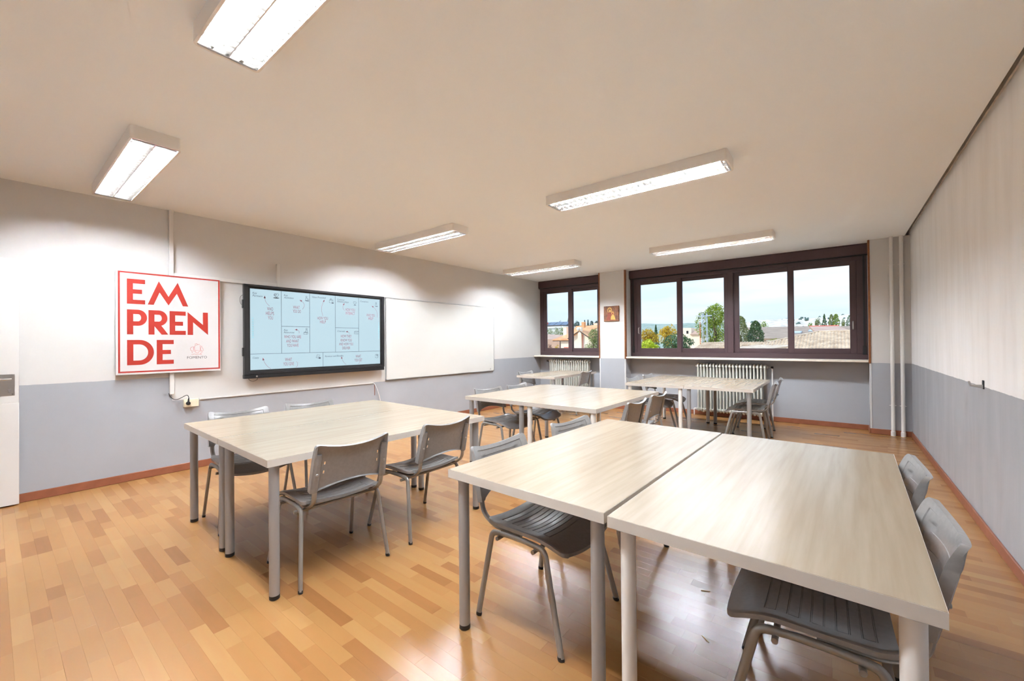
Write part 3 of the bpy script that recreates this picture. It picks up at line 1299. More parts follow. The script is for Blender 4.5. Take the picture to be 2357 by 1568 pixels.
heart(2.188, 1.940, .026)
heart(2.172, 1.938, .014)
blob(dk, 2.185, 1.905, .036, .007)
person(2.552, 1.925)
line(dk, [(.014, .0), (.030, -.006), (.030, -.022)], 2.552, 1.925)
blob(dk, 2.562, 1.897, .028, .005)
crate(2.885, 1.918, .026, .022)
ring(dk, 2.880, 1.944, .009, .008)
blob(dk, 2.905, 1.893, .018, .007)
heart(3.235, 1.918, .024)
blob(dk, 3.237, 1.887, .020, .004)
person(3.580, 1.918)
blob(dk, 3.590, 1.890, .022, .004)
crate(2.540, 1.478, .026, .014)
person(2.552, 1.510)
crate(3.258, 1.497, .036, .020)
line(dk, [(-.036, -.004), (.012, -.010)], 3.258, 1.497)
sheet(2.70, 1.170)
blob(dk, 2.722, 1.150, .016, .010)
crate(3.585, 1.152, .024, .026)
heart(3.592, 1.160, .010)
put_text(cyn, '|| ||| ||', 1.915 + ly, 1.45 + lz, .018, SX, .018)
for q in range(9):
    ring(cyn, 1.925, 1.42 + q * .028, .007, .008, .0016, 0, 2 * pi, 6)
    ring(cyn, 3.622, 1.42 + q * .028, .006, .008, .0016, 0, 2 * pi, 6)
for mb, nm, mm in ((dk, 'grid_and_headings', 'ink'), (rd, 'red_handwriting', 'ink_red'), (cyn, 'edge_marks', 'ink_cyan')):
    tag(mb.build(nm, M[mm], scr, smooth=False), kind='stuff')
lo_ = MB().sweep(smooth_path([(.05, 1.885, .945), (.06, 1.90, .915), (.06, 1.935, .900), (.06, 1.975, .915), (.05, 1.995, .945)]), .0022, n=6)
tag(lo_.build('cable_loop', M['cable_black'], None), 'thin black cable loop hanging below the left end of the big screen', 'cable')
lo_ = MB().sweep(smooth_path([(.045, 1.842, 1.92), (.04, 1.818, 1.90), (.04, 1.808, 1.86), (.04, 1.818, 1.81), (.045, 1.842, 1.80)]), .0018, n=6)
tag(lo_.build('cable_loop', M['cable_black'], None), 'thin cable loop sticking out at the left side of the big screen', 'cable')

# ------------------------------------------------------------------ EM-PREN-DE poster board
po = thing('poster_board', 'white foam board with red EMPRENDE lettering and red border', 'poster', (0, .752, 1.049))
PX0, PX1 = .036, .054
MB().box(PX0, 0, 0, PX1, .858, 1.014, .001).build('panel', M['poster'], po)
LX = PX1 + .0004


def flat(name, polys, m, parent=po, th=.0006):
    mb = MB()
    for p in polys:
        mb.prism([(a - .752, b - 1.049) for a, b in p], lambda u, v, h: (h, u, v), PX1, PX1 + th)
    return mb.build(name, m, parent, smooth=False)


def ringrect(y0, z0, y1, z1, t):
    mb = MB()
    o = [(y0, z0), (y1, z0), (y1, z1), (y0, z1)]
    i = [(y0 + t, z0 + t), (y1 - t, z0 + t), (y1 - t, z1 - t), (y0 + t, z1 - t)]
    vs = [(PX1 + .0006, a - .752, b - 1.049) for a, b in o + i] + [(PX1, a - .752, b - 1.049) for a, b in o + i]
    fs = []
    for k in range(4):
        j = (k + 1) % 4
        fs += [(k, j, 4 + j, 4 + k), (8 + k, 8 + j, j, k), (4 + k, 4 + j, 12 + j, 12 + k)]
    mb.add(vs, fs)
    return mb.build('border', M['poster_red'], po, smooth=False)


ringrect(.769, 1.068, 1.6045, 2.060, .0145)


def LE(y0, z0, y1, z1, st, a, b):
    h = z1 - z0
    return [(y0, z0), (y1, z0), (y1, z0 + .042), (y0 + st, z0 + .042), (y0 + st, z0 + a * h), (y0 + (y1 - y0) * .83, z0 + a * h),
            (y0 + (y1 - y0) * .83, z0 + b * h), (y0 + st, z0 + b * h), (y0 + st, z1 - .043), (y1, z1 - .043), (y1, z1), (y0, z1)]


def bowl(yc, zc, rx, rz, a0, a1, n=14):
    return [(yc + rx * cos(a0 + (a1 - a0) * q / n), zc + rz * sin(a0 + (a1 - a0) * q / n)) for q in range(n + 1)]


def holed(outer, inner):
    """outline with a slit to its counter so that it stays one polygon"""
    return outer + [outer[0]] + [inner[0]] + inner[::-1]


R = M['poster_red']
flat('letter', [LE(.833, 1.745, .969, 1.991, .045, .415, .59)], R)
flat('letter', [[(.988, 1.746), (1.0755, 1.989), (1.1533, 1.836), (1.229, 1.990), (1.318, 1.746), (1.272, 1.746), (1.222, 1.8745), (1.153, 1.7476), (1.0813, 1.8757), (1.0346, 1.746)][::-1]], R)


def bowl_letter(y0, z0, z1, y1, zb, st, tail=None):
    """P or R: stem plus bowl, with the counter left open; built as two polygons side by side"""
    zc = (z1 + zb) / 2
    ro = (z1 - zb) / 2
    xo = y1 - ro * .86
    out_arc = bowl(xo, zc, ro * .86, ro, -pi / 2, pi / 2)
    ri = ro - .044
    in_arc = bowl(xo, zc, ro * .86 - .045, ri, -pi / 2, pi / 2)
    stem = [(y0, z0), (y0 + st, z0), (y0 + st, z1), (y0, z1)]
    c = [(y0 + st, zb)] + out_arc + [(y0 + st, z1), (y0 + st, zc + ri)] + in_arc[::-1] + [(y0 + st, zc - ri)]
    polys = [stem, c]
    if tail:
        polys.append(tail)
    return polys


flat('letter', bowl_letter(.833, 1.445, 1.690, .983, 1.530, .046), R)
flat('letter', bowl_letter(.9935, 1.444, 1.691, 1.143, 1.533, .0465, [(1.040, 1.5285), (1.0401, 1.5335), (1.094, 1.5365), (1.1494, 1.445), (1.097, 1.444)][::-1]), R)
flat('letter', [LE(1.161, 1.444, 1.296, 1.690, .046, .39, .56)], R)
flat('letter', [[(1.312, 1.4435), (1.3125, 1.687), (1.4476, 1.5536), (1.448, 1.6885), (1.4928, 1.689), (1.4937, 1.4445), (1.3598, 1.5797), (1.3595, 1.4437)][::-1]], R)
zc = 1.266
Do = bowl(.925, zc, .110, .124, -pi / 2, pi / 2, 20)
Di = bowl(.922, zc, .0685, .080, -pi / 2, pi / 2, 20)
flat('letter', [[(.8333, 1.142), (.879, 1.142), (.879, 1.390), (.8333, 1.390)],
                [(.879, 1.142)] + Do + [(.879, 1.390), (.879, 1.346)] + Di[::-1] + [(.879, 1.186)]], R)
flat('letter', [LE(1.057, 1.1415, 1.194, 1.390, .0465, .415, .585)], R)
# sailing-ship emblem, thin red strokes
sh = MB()


def em(u, v):                     # emblem photo-crop coordinates -> board
    return (1.334 + (u - 455) / (1275 - 455) * .121 - .752, 1.352 - (v - 290) / (950 - 290) * .119 - 1.049)


for pts in ([(720, 335), (850, 295), (890, 350)], [(1025, 340), (880, 370), (740, 405), (705, 520), (715, 670), (760, 715), (1040, 715), (1040, 400)],
            [(680, 510), (640, 485), (500, 525), (465, 600), (490, 700), (560, 735), (730, 740)], [(660, 690), (640, 610), (660, 510)],
            [(1080, 720), (1090, 600), (1135, 420), (1190, 560), (1265, 715), (1080, 720)], [(730, 740), (770, 810), (830, 850), (920, 850), (970, 800), (990, 765), (1190, 765), (1190, 825), (1120, 830), (1065, 935)],
            [(540, 770), (590, 850)], [(520, 945), (600, 940), (700, 915), (820, 935), (920, 925), (1050, 935), (1160, 945)]):
    stroke(sh, [em(*p) for p in pts], .0016, LX)
tag(sh.build('ship_emblem', M['poster_logo'], po, smooth=False), kind='stuff')
fo = MB()
put_text(fo, 'FOMENTO', 1.307 - .752, 1.189 - 1.049, .026, LX, .175)
tag(fo.build('caption', M['poster_ink'], po, smooth=False), kind='stuff')

# ------------------------------------------------------------------ whiteboard
wb = thing('whiteboard', 'glossy wall-mounted whiteboard beside the big screen', 'whiteboard', (0, 3.79, .768))
WW, WH = 2.552, 1.28
MB().box(.006, .006, .006, .020, WW - .006, WH - .006, .001).build('writing_surface', M['board'], wb)
fr = MB()
o = [(0, 0), (WW, 0), (WW, WH), (0, WH)]
i = [(.009, .009), (WW - .009, .009), (WW - .009, WH - .009), (.009, WH - .009)]
vs = []
for q, xx in ((o, .001), (o, .0235), (i, .0235), (i, .019)):
    vs += [(xx, a, b) for a, b in q]
fs = []
for k in range(4):
    j = (k + 1) % 4
    for a in (0, 4, 8):
        fs.append((a + k, a + j, a + 4 + j, a + 4 + k))
fr.add(vs, fs)
fr.build('edge_frame', M['alu'], wb, smooth=False)
for (a, b) in ((.0, .0), (WW - .02, 0), (0, WH - .02), (WW - .02, WH - .02)):
    MB().box(.0, a, b, .0245, a + .02, b + .02, .003).build('corner_cap', M['leg_grey'], wb)
lg = MB()
lg.add([(.0206, WW - .135, .030), (.0206, WW - .095, .030), (.0206, WW - .10, .055), (.0206, WW - .115, .062)], [(0, 1, 2, 3)])
lg.build('maker_mark', M['leg_grey'], wb)

# ------------------------------------------------------------------ white cable trunking on the left wall, socket, cables
ct = thing('cable_trunking', 'white plastic cable trunking running down and across the screen wall', 'trunking', (0, 1.165, .79))
oy, oz = -1.165, -.79


def seg(name, y0, z0, y1, z1, d):
    return MB().box(0, y0 + oy, z0 + oz, d, y1 + oy, z1 + oz, .003).build(name, M['trunk'], ct)


seg('vertical_duct', 1.165, .82, 1.203, CEIL, .032)
seg('horizontal_duct', 1.203, 2.052, 2.218, 2.094, .028)
seg('drop_duct', 2.218, 2.052, 2.252, 2.335, .030)
lw = MB().box(0, 1.425, .737, .014, 3.575, .752, .002).build('mini_trunking', M['trunk'], None)
tag(lw, 'thin white mini trunking along the lower edge of the white wall patch', 'trunking')
so = thing('double_socket', 'cream surface-mounted double wall socket below the poster', 'socket', (0, 1.282, .672))
MB().box(0, 0, 0, .042, .130, .084, .004).build('box', M['cream'], so)
for y in (.034, .094):
    r_ = MB().lathe([(.021, 0), (.021, .0012), (.0185, .0012), (.0175, -.004), (.001, -.004)], (.0422, y, .042), 24, 'x').build('outlet', M['cream'], so)
    for q in (-.0095, .0095):
        MB().cyl((.0385, y + q, .042), (.0387, y + q, .042), .0026, 8).build('pin_hole', M['gasket'], r_)
pg = thing('power_plug', 'black power plug with its cord in the left outlet of the wall socket', 'plug', (.043, 1.316, .714))
MB().lathe([(.0195, -.003), (.0195, .016), (.015, .022), (.006, .024)], (0, 0, 0), 20, 'x').build('plug_body', M['cable_black'], pg)
MB().sweep([(.012, 0, .014), (.012, .002, .040), (.012, .004, .058)], .0085, n=10, scale=[1.1, .85, .5]).build('strain_relief', M['cable_black'], pg)
MB().sweep(smooth_path([(.012, .004, .056), (.010, -.004, .083), (.004, -.022, .085), (-.012, -.050, .066), (-.016, -.085, .050), (-.018, -.118, .055), (-.020, -.145, .085), (-.020, -.158, .120)]), .0032, n=8).build('cord', M['cable_black'], pg)
wc = MB().sweep(smooth_path([(.012, 3.568, .748), (.018, 3.592, .730), (.022, 3.625, .668), (.022, 3.665, .560), (.022, 3.690, .450), (.022, 3.705, .25), (.018, 3.71, .085)]), .005, n=8)
tag(wc.build('white_cable', M['cable_white'], None), 'white cable drooping from the end of the mini trunking', 'cable')
sl_ = MB().box(.0005, 3.600, .555, .003, 3.609, .728)
tag(sl_.build('wall_slit', M['base'], None), 'narrow brown vertical slit in the grey paint below the whiteboard corner', 'wall damage')


# ------------------------------------------------------------------ radiators
def radiator(label, x0, n, pitch, z0, z1, valve_side):
    yb = YF - .045
    r = thing('radiator', label, 'radiator', (x0, yb - .07, 0), 0, 'column radiators below the windows')
    sec = MB()
    for y in (-.050, 0, .050):
        sec.sweep([(0, y, z0 + .035), (0, y, z1 - .035)], .0125, .0145, n=10, ref=(1, 0, 0))
    for z, s in ((z0 + .03, -1), (z1 - .03, 1)):
        sec.sweep(smooth_path([(0, -.064, z - s * .020), (0, -.060, z + s * .004), (0, -.038, z + s * .020), (0, 0, z + s * .024), (0, .038, z + s * .020), (0, .060, z + s * .004), (0, .064, z - s * .020)], 3), .016, .018, n=8, ref=(1, 0, 0))
    hub = pitch / 2
    for z in (z0 + .035, z1 - .035):
        sec.cyl((-hub, 0, z), (hub, 0, z), .020, 12)
    me = sec.mesh('column', M['radiator'], angle=50)
    for k in range(n):
        link('column', me, r, (pitch * (k + .5), 0, 0))
    W = n * pitch
    for e in (0, 1):
        for z in (z0 + .035, z1 - .035):
            xx = W if e else 0
            s = 1 if e else -1
            MB().lathe([(.022, 0), (.022, s * .008), (.012, s * .020), (.006, s * .024)], (xx, 0, z), 12, 'x').build('end_plug', M['radiator'], r)
    s = 1 if valve_side > 0 else -1
    xv = W if s > 0 else 0
    v = MB().cyl((xv + s * .022, 0, z1 - .035), (xv + s * .055, 0, z1 - .035), .011, 10).build('valve', M['chrome'], r)
    MB().cyl((xv + s * .055, 0, z1 - .035), (xv + s * .090, 0, z1 - .035), .017, 12).build('valve_knob', M['black'], v)
    if s > 0:
        MB().sweep(fillet([(xv + .048, .006, z1 - .04), (xv + .072, .020, z1 - .06), (xv + .072, .020, 0.0)], .02), .0095, n=10).build('supply_pipe', M['pipe'], r)
    MB().sweep(fillet([(-.018, 0, z0 + .035), (-.055, 0, z0 + .035), (-.055, 0, 0.0)], .02), .0095, n=10).build('return_pipe', M['pipe'], r)
    for xx in (pitch * 2, W - pitch * 2):
        MB().box(xx - .012, -.02, z0 - .02, xx + .012, .115, z0 + .01).build('wall_bracket', M['radiator'], r)
    return r


radiator('cream column radiator below the narrow window', .350, 18, .0552, .085, .945, -1)
radiator('cream column radiator below the wide window', 3.490, 21, .0515, .085, .925, 1)

# heating pipes in the right corner
for (x, lab) in ((6.078, 'white heating pipe in the right corner, the one nearer the window'), (6.180, 'white heating pipe in the right corner, the one nearer the side wall')):
    p = thing('heating_pipe', lab, 'pipe', (x, YP - .045, 0), 0, 'vertical heating pipes in the corner')
    MB().cyl((0, 0, 0), (0, 0, CEIL), .021, 18).build('pipe', M['pipe'], p)
    MB().lathe([(.026, 0), (.026, .06), (.022, .065)], n=18).build('floor_collar', M['trunk'], p)
    for z in (.42, 2.36):
        c = MB().lathe([(.0245, -.006), (.0245, .006)], (0, 0, z), 16)
        c.box(-.036, -.003, z - .004, -.020, .003, z + .004)
        c.box(.020, -.003, z - .004, .036, .003, z + .004)
        c.box(-.004, .015, z - .004, .004, .045, z + .004)
        c.build('clip', M['pipe'], p)

# coat hook on the right wall
hk = thing('coat_hook', 'small steel coat hook screwed to the right wall', 'hook', (XR, 4.215, .985))
MB().box(-.006, -.017, 0, 0, .017, .060, .002).build('hook_plate', M['black'], hk)
MB().prism([(-.004, .004), (-.066, .018), (-.074, .050), (-.066, .052), (-.059, .028), (-.004, .030)], lambda u, v, h: (u, h, v), -.011, .011).build('hook_arm', M['steel'], hk)

# small icon panel on the pillar: brown board with plain gilded shapes
ic = thing('icon_panel', 'small brown and gold devotional panel on the pillar between the windows', 'picture', (1.762, YP, 1.745))
IW, IH = .322, .306
im = NT('icon board')
nz = im.noise(im.obj(), 14, 4, .6)
im.set('Base Color', im.ramp(nz, [(.30, S(70, 44, 36)), (.5, S(122, 76, 52)), (.72, S(150, 102, 60))]))
im.set('Roughness', .5)
M['icon'] = im.mat
M['gold'] = mat('gilding', S(206, 160, 84), .4, .2, var=.2, scale=40)
M['icon_red'] = mat('dull red paint', S(132, 62, 46), .55, var=.2, scale=40)
MB().box(0, -.026, 0, IW, -.001, IH, .002).build('board', M['icon'], ic)


def icon_shape(name, pts, m, d=.0012):
    MB().prism(pts, lambda u, v, h: (u, h, v), -.026 - d, -.0262).build(name, m, ic, smooth=False)


def ell(cx, cz, rx, rz, n=18):
    return [(cx + rx * cos(2 * pi * q / n), cz + rz * sin(2 * pi * q / n)) for q in range(n)]


icon_shape('large_disc', ell(.128, .222, .050, .058), M['gold'])
icon_shape('robe_shape', [(.055, .02), (.20, .02), (.185, .10), (.165, .175), (.12, .20), (.085, .16), (.07, .09)], M['icon_red'], .0016)
icon_shape('hood_shape', ell(.128, .214, .036, .044), M['icon'], .0018)
icon_shape('face_shape', ell(.134, .208, .018, .026), M['gold'], .0022)
icon_shape('small_disc', ell(.193, .160, .030, .032), M['gold'], .0020)
icon_shape('small_face_shape', ell(.193, .155, .017, .020), M['icon_red'], .0024)
icon_shape('gold_garment', [(.15, .03), (.25, .03), (.235, .09), (.215, .125), (.175, .125), (.155, .085)], M['gold'], .0022)

# splinters of wood lying on the floor
for (x, y, a, lab) in ((4.93, 2.36, .45, 'tiny wooden splinter on the floor under the nearest table, farther one'), (5.02, 1.98, -.66, 'tiny wooden splinter on the floor under the nearest table, nearer one')):
    sp = MB().prism([(-.022, -.002), (.018, -.0025), (.024, .001), (-.020, .003)], lambda u, v, h: (u, v, h), .0002, .0028)
    o = tag(sp.build('wood_splinter', M['splinter'], None), lab, 'splinter', 'splinters on the floor')
    o.location = (x, y, 0)
    o.rotation_euler = (0, 0, a)


# ------------------------------------------------------------------ outdoors
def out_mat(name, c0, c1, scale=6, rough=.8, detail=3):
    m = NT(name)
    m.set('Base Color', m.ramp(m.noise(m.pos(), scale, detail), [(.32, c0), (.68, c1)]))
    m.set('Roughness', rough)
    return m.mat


gd = MB().box(-700, 8.6, -6.4, 500, 1400, -6.0)
tag(gd.build('ground', out_mat('dry grass', S(176, 170, 152), S(206, 198, 178), .05), None), 'pale dry ground outside the windows', None, None, 'structure')
# the storey below, so that the room stands on a building
bb = MB().box(-.3, -2.4, -6.0, 6.6, 8.26, -.21)
tag(bb.build('wall_below', M['wall_far'], None), 'storeys of the building below the classroom', None, None, 'structure')


def leaf_mat(name, c0, c1, c2):
    m = NT(name)
    r = m.n('ShaderNodeNewGeometry').outputs['Random Per Island']
    m.set('Base Color', m.ramp(r, [(0, c0), (.5, c1), (1, c2)]))
    m.set('Roughness', .6)
    d = m.n('ShaderNodeBsdfTranslucent', {0: (*c1, 1)}).outputs[0]
    mx = m.n('ShaderNodeMixShader', {0: .25, 1: m.b.outputs[0], 2: d}).outputs[0]
    m.t.links.new(mx, m.out.inputs[0])
    return m.mat


LEAF = {
    'yellow': leaf_mat('yellow leaves', S(170, 130, 20), S(214, 178, 50), S(232, 208, 90)),
    'ochre': leaf_mat('ochre leaves', S(150, 112, 14), S(196, 158, 30), S(206, 190, 50)),
    'lime': leaf_mat('lime leaves', S(130, 150, 10), S(196, 206, 30), S(222, 226, 70)),
    'green': leaf_mat('green leaves', S(84, 108, 24), S(136, 156, 44), S(176, 186, 70)),
    'dark': leaf_mat('dark green leaves', S(48, 74, 44), S(84, 112, 68), S(120, 146, 92)),
    'fir': leaf_mat('fir needles', S(58, 78, 72), S(88, 112, 100), S(120, 142, 124)),
    'olive': leaf_mat('olive leaves', S(96, 108, 60), S(136, 146, 84), S(176, 178, 116)),
    'russet': leaf_mat('russet leaves', S(110, 76, 64), S(146, 104, 84), S(170, 130, 100)),
}
M['bark'] = mat('bark', S(96, 80, 66), .9, var=.2, scale=8)


def plant(name, label, cat, x, y, top, width, foot, leaf, n, size, shape='round', seed=0, group=None, trunk=True):
    """a tree or shrub: crown of many small leaves on a trunk with branches; foot = where its crown begins"""
    rg = random.Random(seed * 31 + 5)
    g = -6.0
    t = thing(name, label, cat, (x, y, g), 0, group)
    z0, z1 = foot - g, top - g
    h = z1 - z0
    rx = width / 2
    blobs = []
    if shape == 'round':
        for k in range(11):
            a = rg.uniform(0, 2 * pi)
            q = rg.uniform(.15, .62)
            zz = rg.uniform(.16, .86)
            w = sqrt(max(.1, 1 - (2 * zz - 1) ** 2))
            blobs.append((q * rx * cos(a) * w, q * rx * sin(a) * w, z0 + h * zz, rx * rg.uniform(.36, .56), h * rg.uniform(.14, .24)))
        blobs.append((0, 0, z0 + h * .80, rx * .5, h * .20))
    vs, fs = [], []
    for k in range(n):
        if shape == 'round':
            b = rg.choice(blobs)
            u = rg.uniform(-1, 1)
            a = rg.uniform(0, 2 * pi)
            r = rg.uniform(.72, 1.0)
            s = sqrt(1 - u * u)
            p = Vector((b[0] + b[3] * r * s * cos(a), b[1] + b[3] * r * s * sin(a), b[2] + b[4] * r * u))
        else:                    # conical or columnar
            q = rg.random() ** .8
            a = rg.uniform(0, 2 * pi)
            tier = 1 - .22 * ((q * 9) % 1.0) if shape == 'fir' else 1 + .12 * sin(q * 21 + a * 2)
            prof = (1 - q) if shape == 'fir' else sqrt(max(0, 1 - (2 * q - .75) ** 2 / 1.5625))
            r = rx * prof * tier * rg.uniform(.62, 1.0)
            p = Vector((r * cos(a), r * sin(a), z0 + h * q * (1 if shape != 'fir' else 1) - .12 * r))
        d = Vector((rg.gauss(0, 1), rg.gauss(0, 1), rg.gauss(0, .7))).normalized()
        e2 = d.cross(Vector((rg.gauss(0, 1), rg.gauss(0, 1), rg.gauss(0, 1)))).normalized()
        L = size * rg.uniform(.6, 1.3)
        m_ = len(vs)
        vs += [p - d * L, p + e2 * L * .45, p + d * L, p - e2 * L * .45]
        fs.append((m_, m_ + 1, m_ + 2, m_ + 3))
    me = bpy.data.meshes.new('crown')
    me.from_pydata([tuple(v) for v in vs], [], fs)
    me.materials.append(LEAF[leaf])
    tag(link('crown', me, t), kind='stuff')
    tr = MB()
    r0 = max(.05, .035 * (z1 - 0))
    tr.sweep([(0, 0, 0), (.02 * z1, 0, z0 * .6), (0, 0, z0 + h * .55)], r0, n=8, scale=[1, .75, .3])
    if shape == 'round':
        for k in range(5):
            b = blobs[k]
            tr.sweep([(0, 0, z0 * .9), (b[0] * .4, b[1] * .4, (z0 * .9 + b[2]) / 2), (b[0], b[1], b[2])], r0 * .4, n=6, scale=[1, .7, .25])
    tr.build('trunk', M['bark'], t)
    return t


TG = 'trees and shrubs outside the windows'
P = plant
P('ochre_tree', 'ochre-yellow autumn tree at the left edge of the wide window', 'tree', -7.3, 35, 2.40, 2.1, -.2, 'ochre', 2600, .085, seed=1, group=TG)
P('yellow_tree', 'pale yellow autumn tree behind the dark shrub', 'tree', -7.35, 40, 2.78, 2.1, 0, 'yellow', 2400, .09, seed=2, group=TG)
P('lime_shrub', 'bright lime-yellow shrub at the lower left corner of the wide window', 'shrub', -4.05, 26, 1.50, 1.35, -.2, 'lime', 1600, .075, seed=3, group=TG)
P('dark_shrub', 'broad dark green shrub in the left half of the wide window', 'shrub', -3.45, 30, 1.95, 3.1, -.6, 'dark', 3600, .085, seed=4, group=TG)
P('slim_conifer', 'slim green conifer tip above the yellow trees', 'tree', -15.3, 60, 3.75, 1.6, 0, 'dark', 900, .11, 'fir', seed=5, group=TG)
P('tall_tree', 'tall yellow-green tree behind the lattice pylon', 'tree', -6.3, 55, 6.0, 4.9, -1.0, 'green', 6500, .115, seed=6, group=TG)
P('column_tree', 'tall narrow green tree just right of the middle mullion', 'tree', -4.4, 60, 4.5, 2.0, -1, 'olive', 4200, .11, 'col', seed=7, group=TG)
P('column_tree', 'shorter narrow green tree in front of the brown roof', 'tree', -2.45, 58, 3.75, 1.9, -1, 'dark', 4200, .11, 'col', seed=8, group=TG)
P('round_tree', 'small round green tree above the brown roof', 'tree', -12.7, 150, 7.4, 2.9, 3.0, 'green', 900, .16, seed=9, group=TG)
P('hedge_shrub', 'low bright green shrub at the foot of the brown roof, left one', 'shrub', -.75, 62, 1.62, 2.4, .2, 'green', 900, .09, seed=10, group=TG)
P('hedge_shrub', 'low bright green shrub at the foot of the brown roof, right one', 'shrub', .85, 62, 1.66, 1.9, .2, 'green', 800, .09, seed=11, group=TG)
for i, (x, tp, w, lf, sh_, lab) in enumerate((
        (.75, 5.3, 1.7, 'green', 'round', 'leftmost small tree of the row above the pink roof'), (1.9, 5.9, 1.6, 'olive', 'round', 'second small tree of the row above the pink roof'),
        (3.15, 6.85, 2.3, 'dark', 'fir', 'dark pointed fir in the row above the pink roof'), (4.35, 6.75, 1.1, 'olive', 'col', 'left of two poplars above the pink roof'),
        (5.10, 6.80, 1.4, 'green', 'col', 'right of two poplars above the pink roof'), (6.25, 5.75, 1.2, 'olive', 'round', 'small pale tree right of the poplars'),
        (7.35, 6.4, 1.5, 'dark', 'col', 'green tree at the right edge of the wide window'))):
    P('row_tree', lab, 'tree', x, 110, tp, w, 2.0, lf, 900, .13, sh_, seed=20 + i, group=TG)
# through the narrow window
P('fir_tree', 'tall blue-green fir beside the left stile of the narrow window', 'tree', -65.2, 120, 9.4, 5.0, 0, 'fir', 2200, .22, 'fir', seed=31, group=TG)
P('pine_tree', 'dark pine behind the flat roof in the narrow window', 'tree', -69.2, 121, 8.8, 4.0, 1, 'fir', 1400, .22, 'round', seed=32, group=TG)
P('pine_tree', 'rounded blue-green pine left of the orange chimney', 'tree', -62.0, 120, 8.2, 3.4, 3, 'fir', 1300, .2, 'round', seed=33, group=TG)
for i, x in enumerate((-59.2, -58.0, -56.7, -55.0)):
    P('pine_tree', ('first', 'second', 'third', 'fourth')[i] + ' of the distant pines right of the orange chimney', 'tree', x, 120, (8.5, 8.55, 8.1, 8.0)[i], 1.9, 3, 'fir', 900, .18, 'fir' if i < 2 else 'col', seed=40 + i, group=TG)
for i, (x, tp) in enumerate(((-40.2, 4.3), (-38.6, 4.45), (-37.2, 4.2))):
    P('olive_tree', ('left', 'middle', 'right')[i] + ' grey-green tree below the flat roof in the narrow window', 'tree', x, 70, tp, 2.2, -1, 'olive', 1500, .11, seed=50 + i, group=TG)
P('near_tree', 'leafy tree at the lower right of the narrow window', 'tree', -8.75, 28, 2.4, 1.75, -1.2, 'olive', 2600, .07, seed=60, group=TG)
P('yellow_shrub', 'small yellow shrub in front of the orange-roofed house', 'shrub', -9.62, 24, 1.12, .45, -.4, 'yellow', 500, .05, seed=61, group=TG)
P('russet_shrub', 'small russet shrub at the lower left of the narrow window', 'shrub', -10.1, 24, 1.27, .5, -.4, 'russet', 500, .05, seed=62, group=TG)


# ---- hills
def hill(name, label, prof, y, depth, m, seed):
    rg = random.Random(seed)
    mb = MB()
    nx, ny = 70, 8
    vs, fs = [], []
    xa, xb = prof[0][0], prof[-1][0]
    bump_ = [(rg.uniform(.5, 6), rg.uniform(0, 6), rg.uniform(.3, 1)) for _ in range(6)]
    for j in range(ny + 1):
        for i in range(nx + 1):
            x = xa + (xb - xa) * i / nx
            for (p, q) in zip(prof, prof[1:]):
                if p[0] <= x <= q[0]:
                    t = (x - p[0]) / (q[0] - p[0])
                    z = p[1] * (1 - t) + q[1] * t
            t = j / ny
            f = sin(t * pi / 2) if t < 1 else 1
            w = sum(c * sin(a * x * 30 / (xb - xa) + b + t * 3) for a, b, c in bump_) * .02 * z
            vs.append((x, y - depth * (1 - t), -6.0 + (z + 6 + w) * f))
    n1 = nx + 1
    for j in range(ny):
        for i in range(nx):
            fs.append((j * n1 + i, j * n1 + i + 1, (j + 1) * n1 + i + 1, (j + 1) * n1 + i))
    for i in range(nx):
        vs_ = ny * n1
        fs.append((vs_ + i, vs_ + i + 1, i + 1, i))
    mb.add(vs, fs)
    o = mb.build(name, m, None, angle=80)
    return tag(o, label, None, None, 'structure')


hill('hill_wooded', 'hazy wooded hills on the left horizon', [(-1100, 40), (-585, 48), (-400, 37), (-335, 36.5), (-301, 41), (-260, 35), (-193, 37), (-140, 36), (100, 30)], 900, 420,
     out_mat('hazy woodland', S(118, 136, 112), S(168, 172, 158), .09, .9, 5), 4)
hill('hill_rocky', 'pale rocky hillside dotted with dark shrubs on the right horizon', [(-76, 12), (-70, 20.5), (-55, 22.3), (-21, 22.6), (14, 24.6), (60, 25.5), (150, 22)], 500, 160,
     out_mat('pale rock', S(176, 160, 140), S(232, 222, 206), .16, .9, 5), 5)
rg = random.Random(77)
for k in range(46):              # shrubs on the rocky hillside
    x = rg.uniform(-62, 22)
    t = rg.uniform(.35, 1.0)
    zt = 20.5 + (x + 70) * .048
    z = -6 + (zt + 6) * sin(t * pi / 2)
    y = 500 - 160 * (1 - t)
    mb = MB()
    r = rg.uniform(.7, 1.7)
    prof = [(r * .25, -1.0), (r * .8, -.2 * r), (r, .2 * r), (r * .75, .75 * r), (r * .2, 1.05 * r)]
    mb.lathe([(a * rg.uniform(.85, 1.15), b) for a, b in prof], n=9)
    o = mb.build('hillside_shrub', LEAF['fir'], None)
    o.location = (x, y, z)
    tag(o, 'dark round shrub dotting the pale rocky hillside', 'shrub', 'shrubs on the rocky hillside')

# ---- tiled roof of the neighbouring wing (lower right)
M['tile'] = out_mat('sun-bleached clay tile', S(176, 148, 120), S(214, 188, 158), 1.6, .85)
M['tile_ridge'] = out_mat('ridge tile', S(186, 158, 130), S(212, 190, 164), 2.0, .85)
M['house_wall'] = out_mat('peach render', S(238, 210, 180), S(248, 224, 198), .8, .85)
nb = thing('tiled_wing', 'neighbouring wing with a sun-bleached barrel-tiled hip roof', 'building', (4.0, 40, -6))


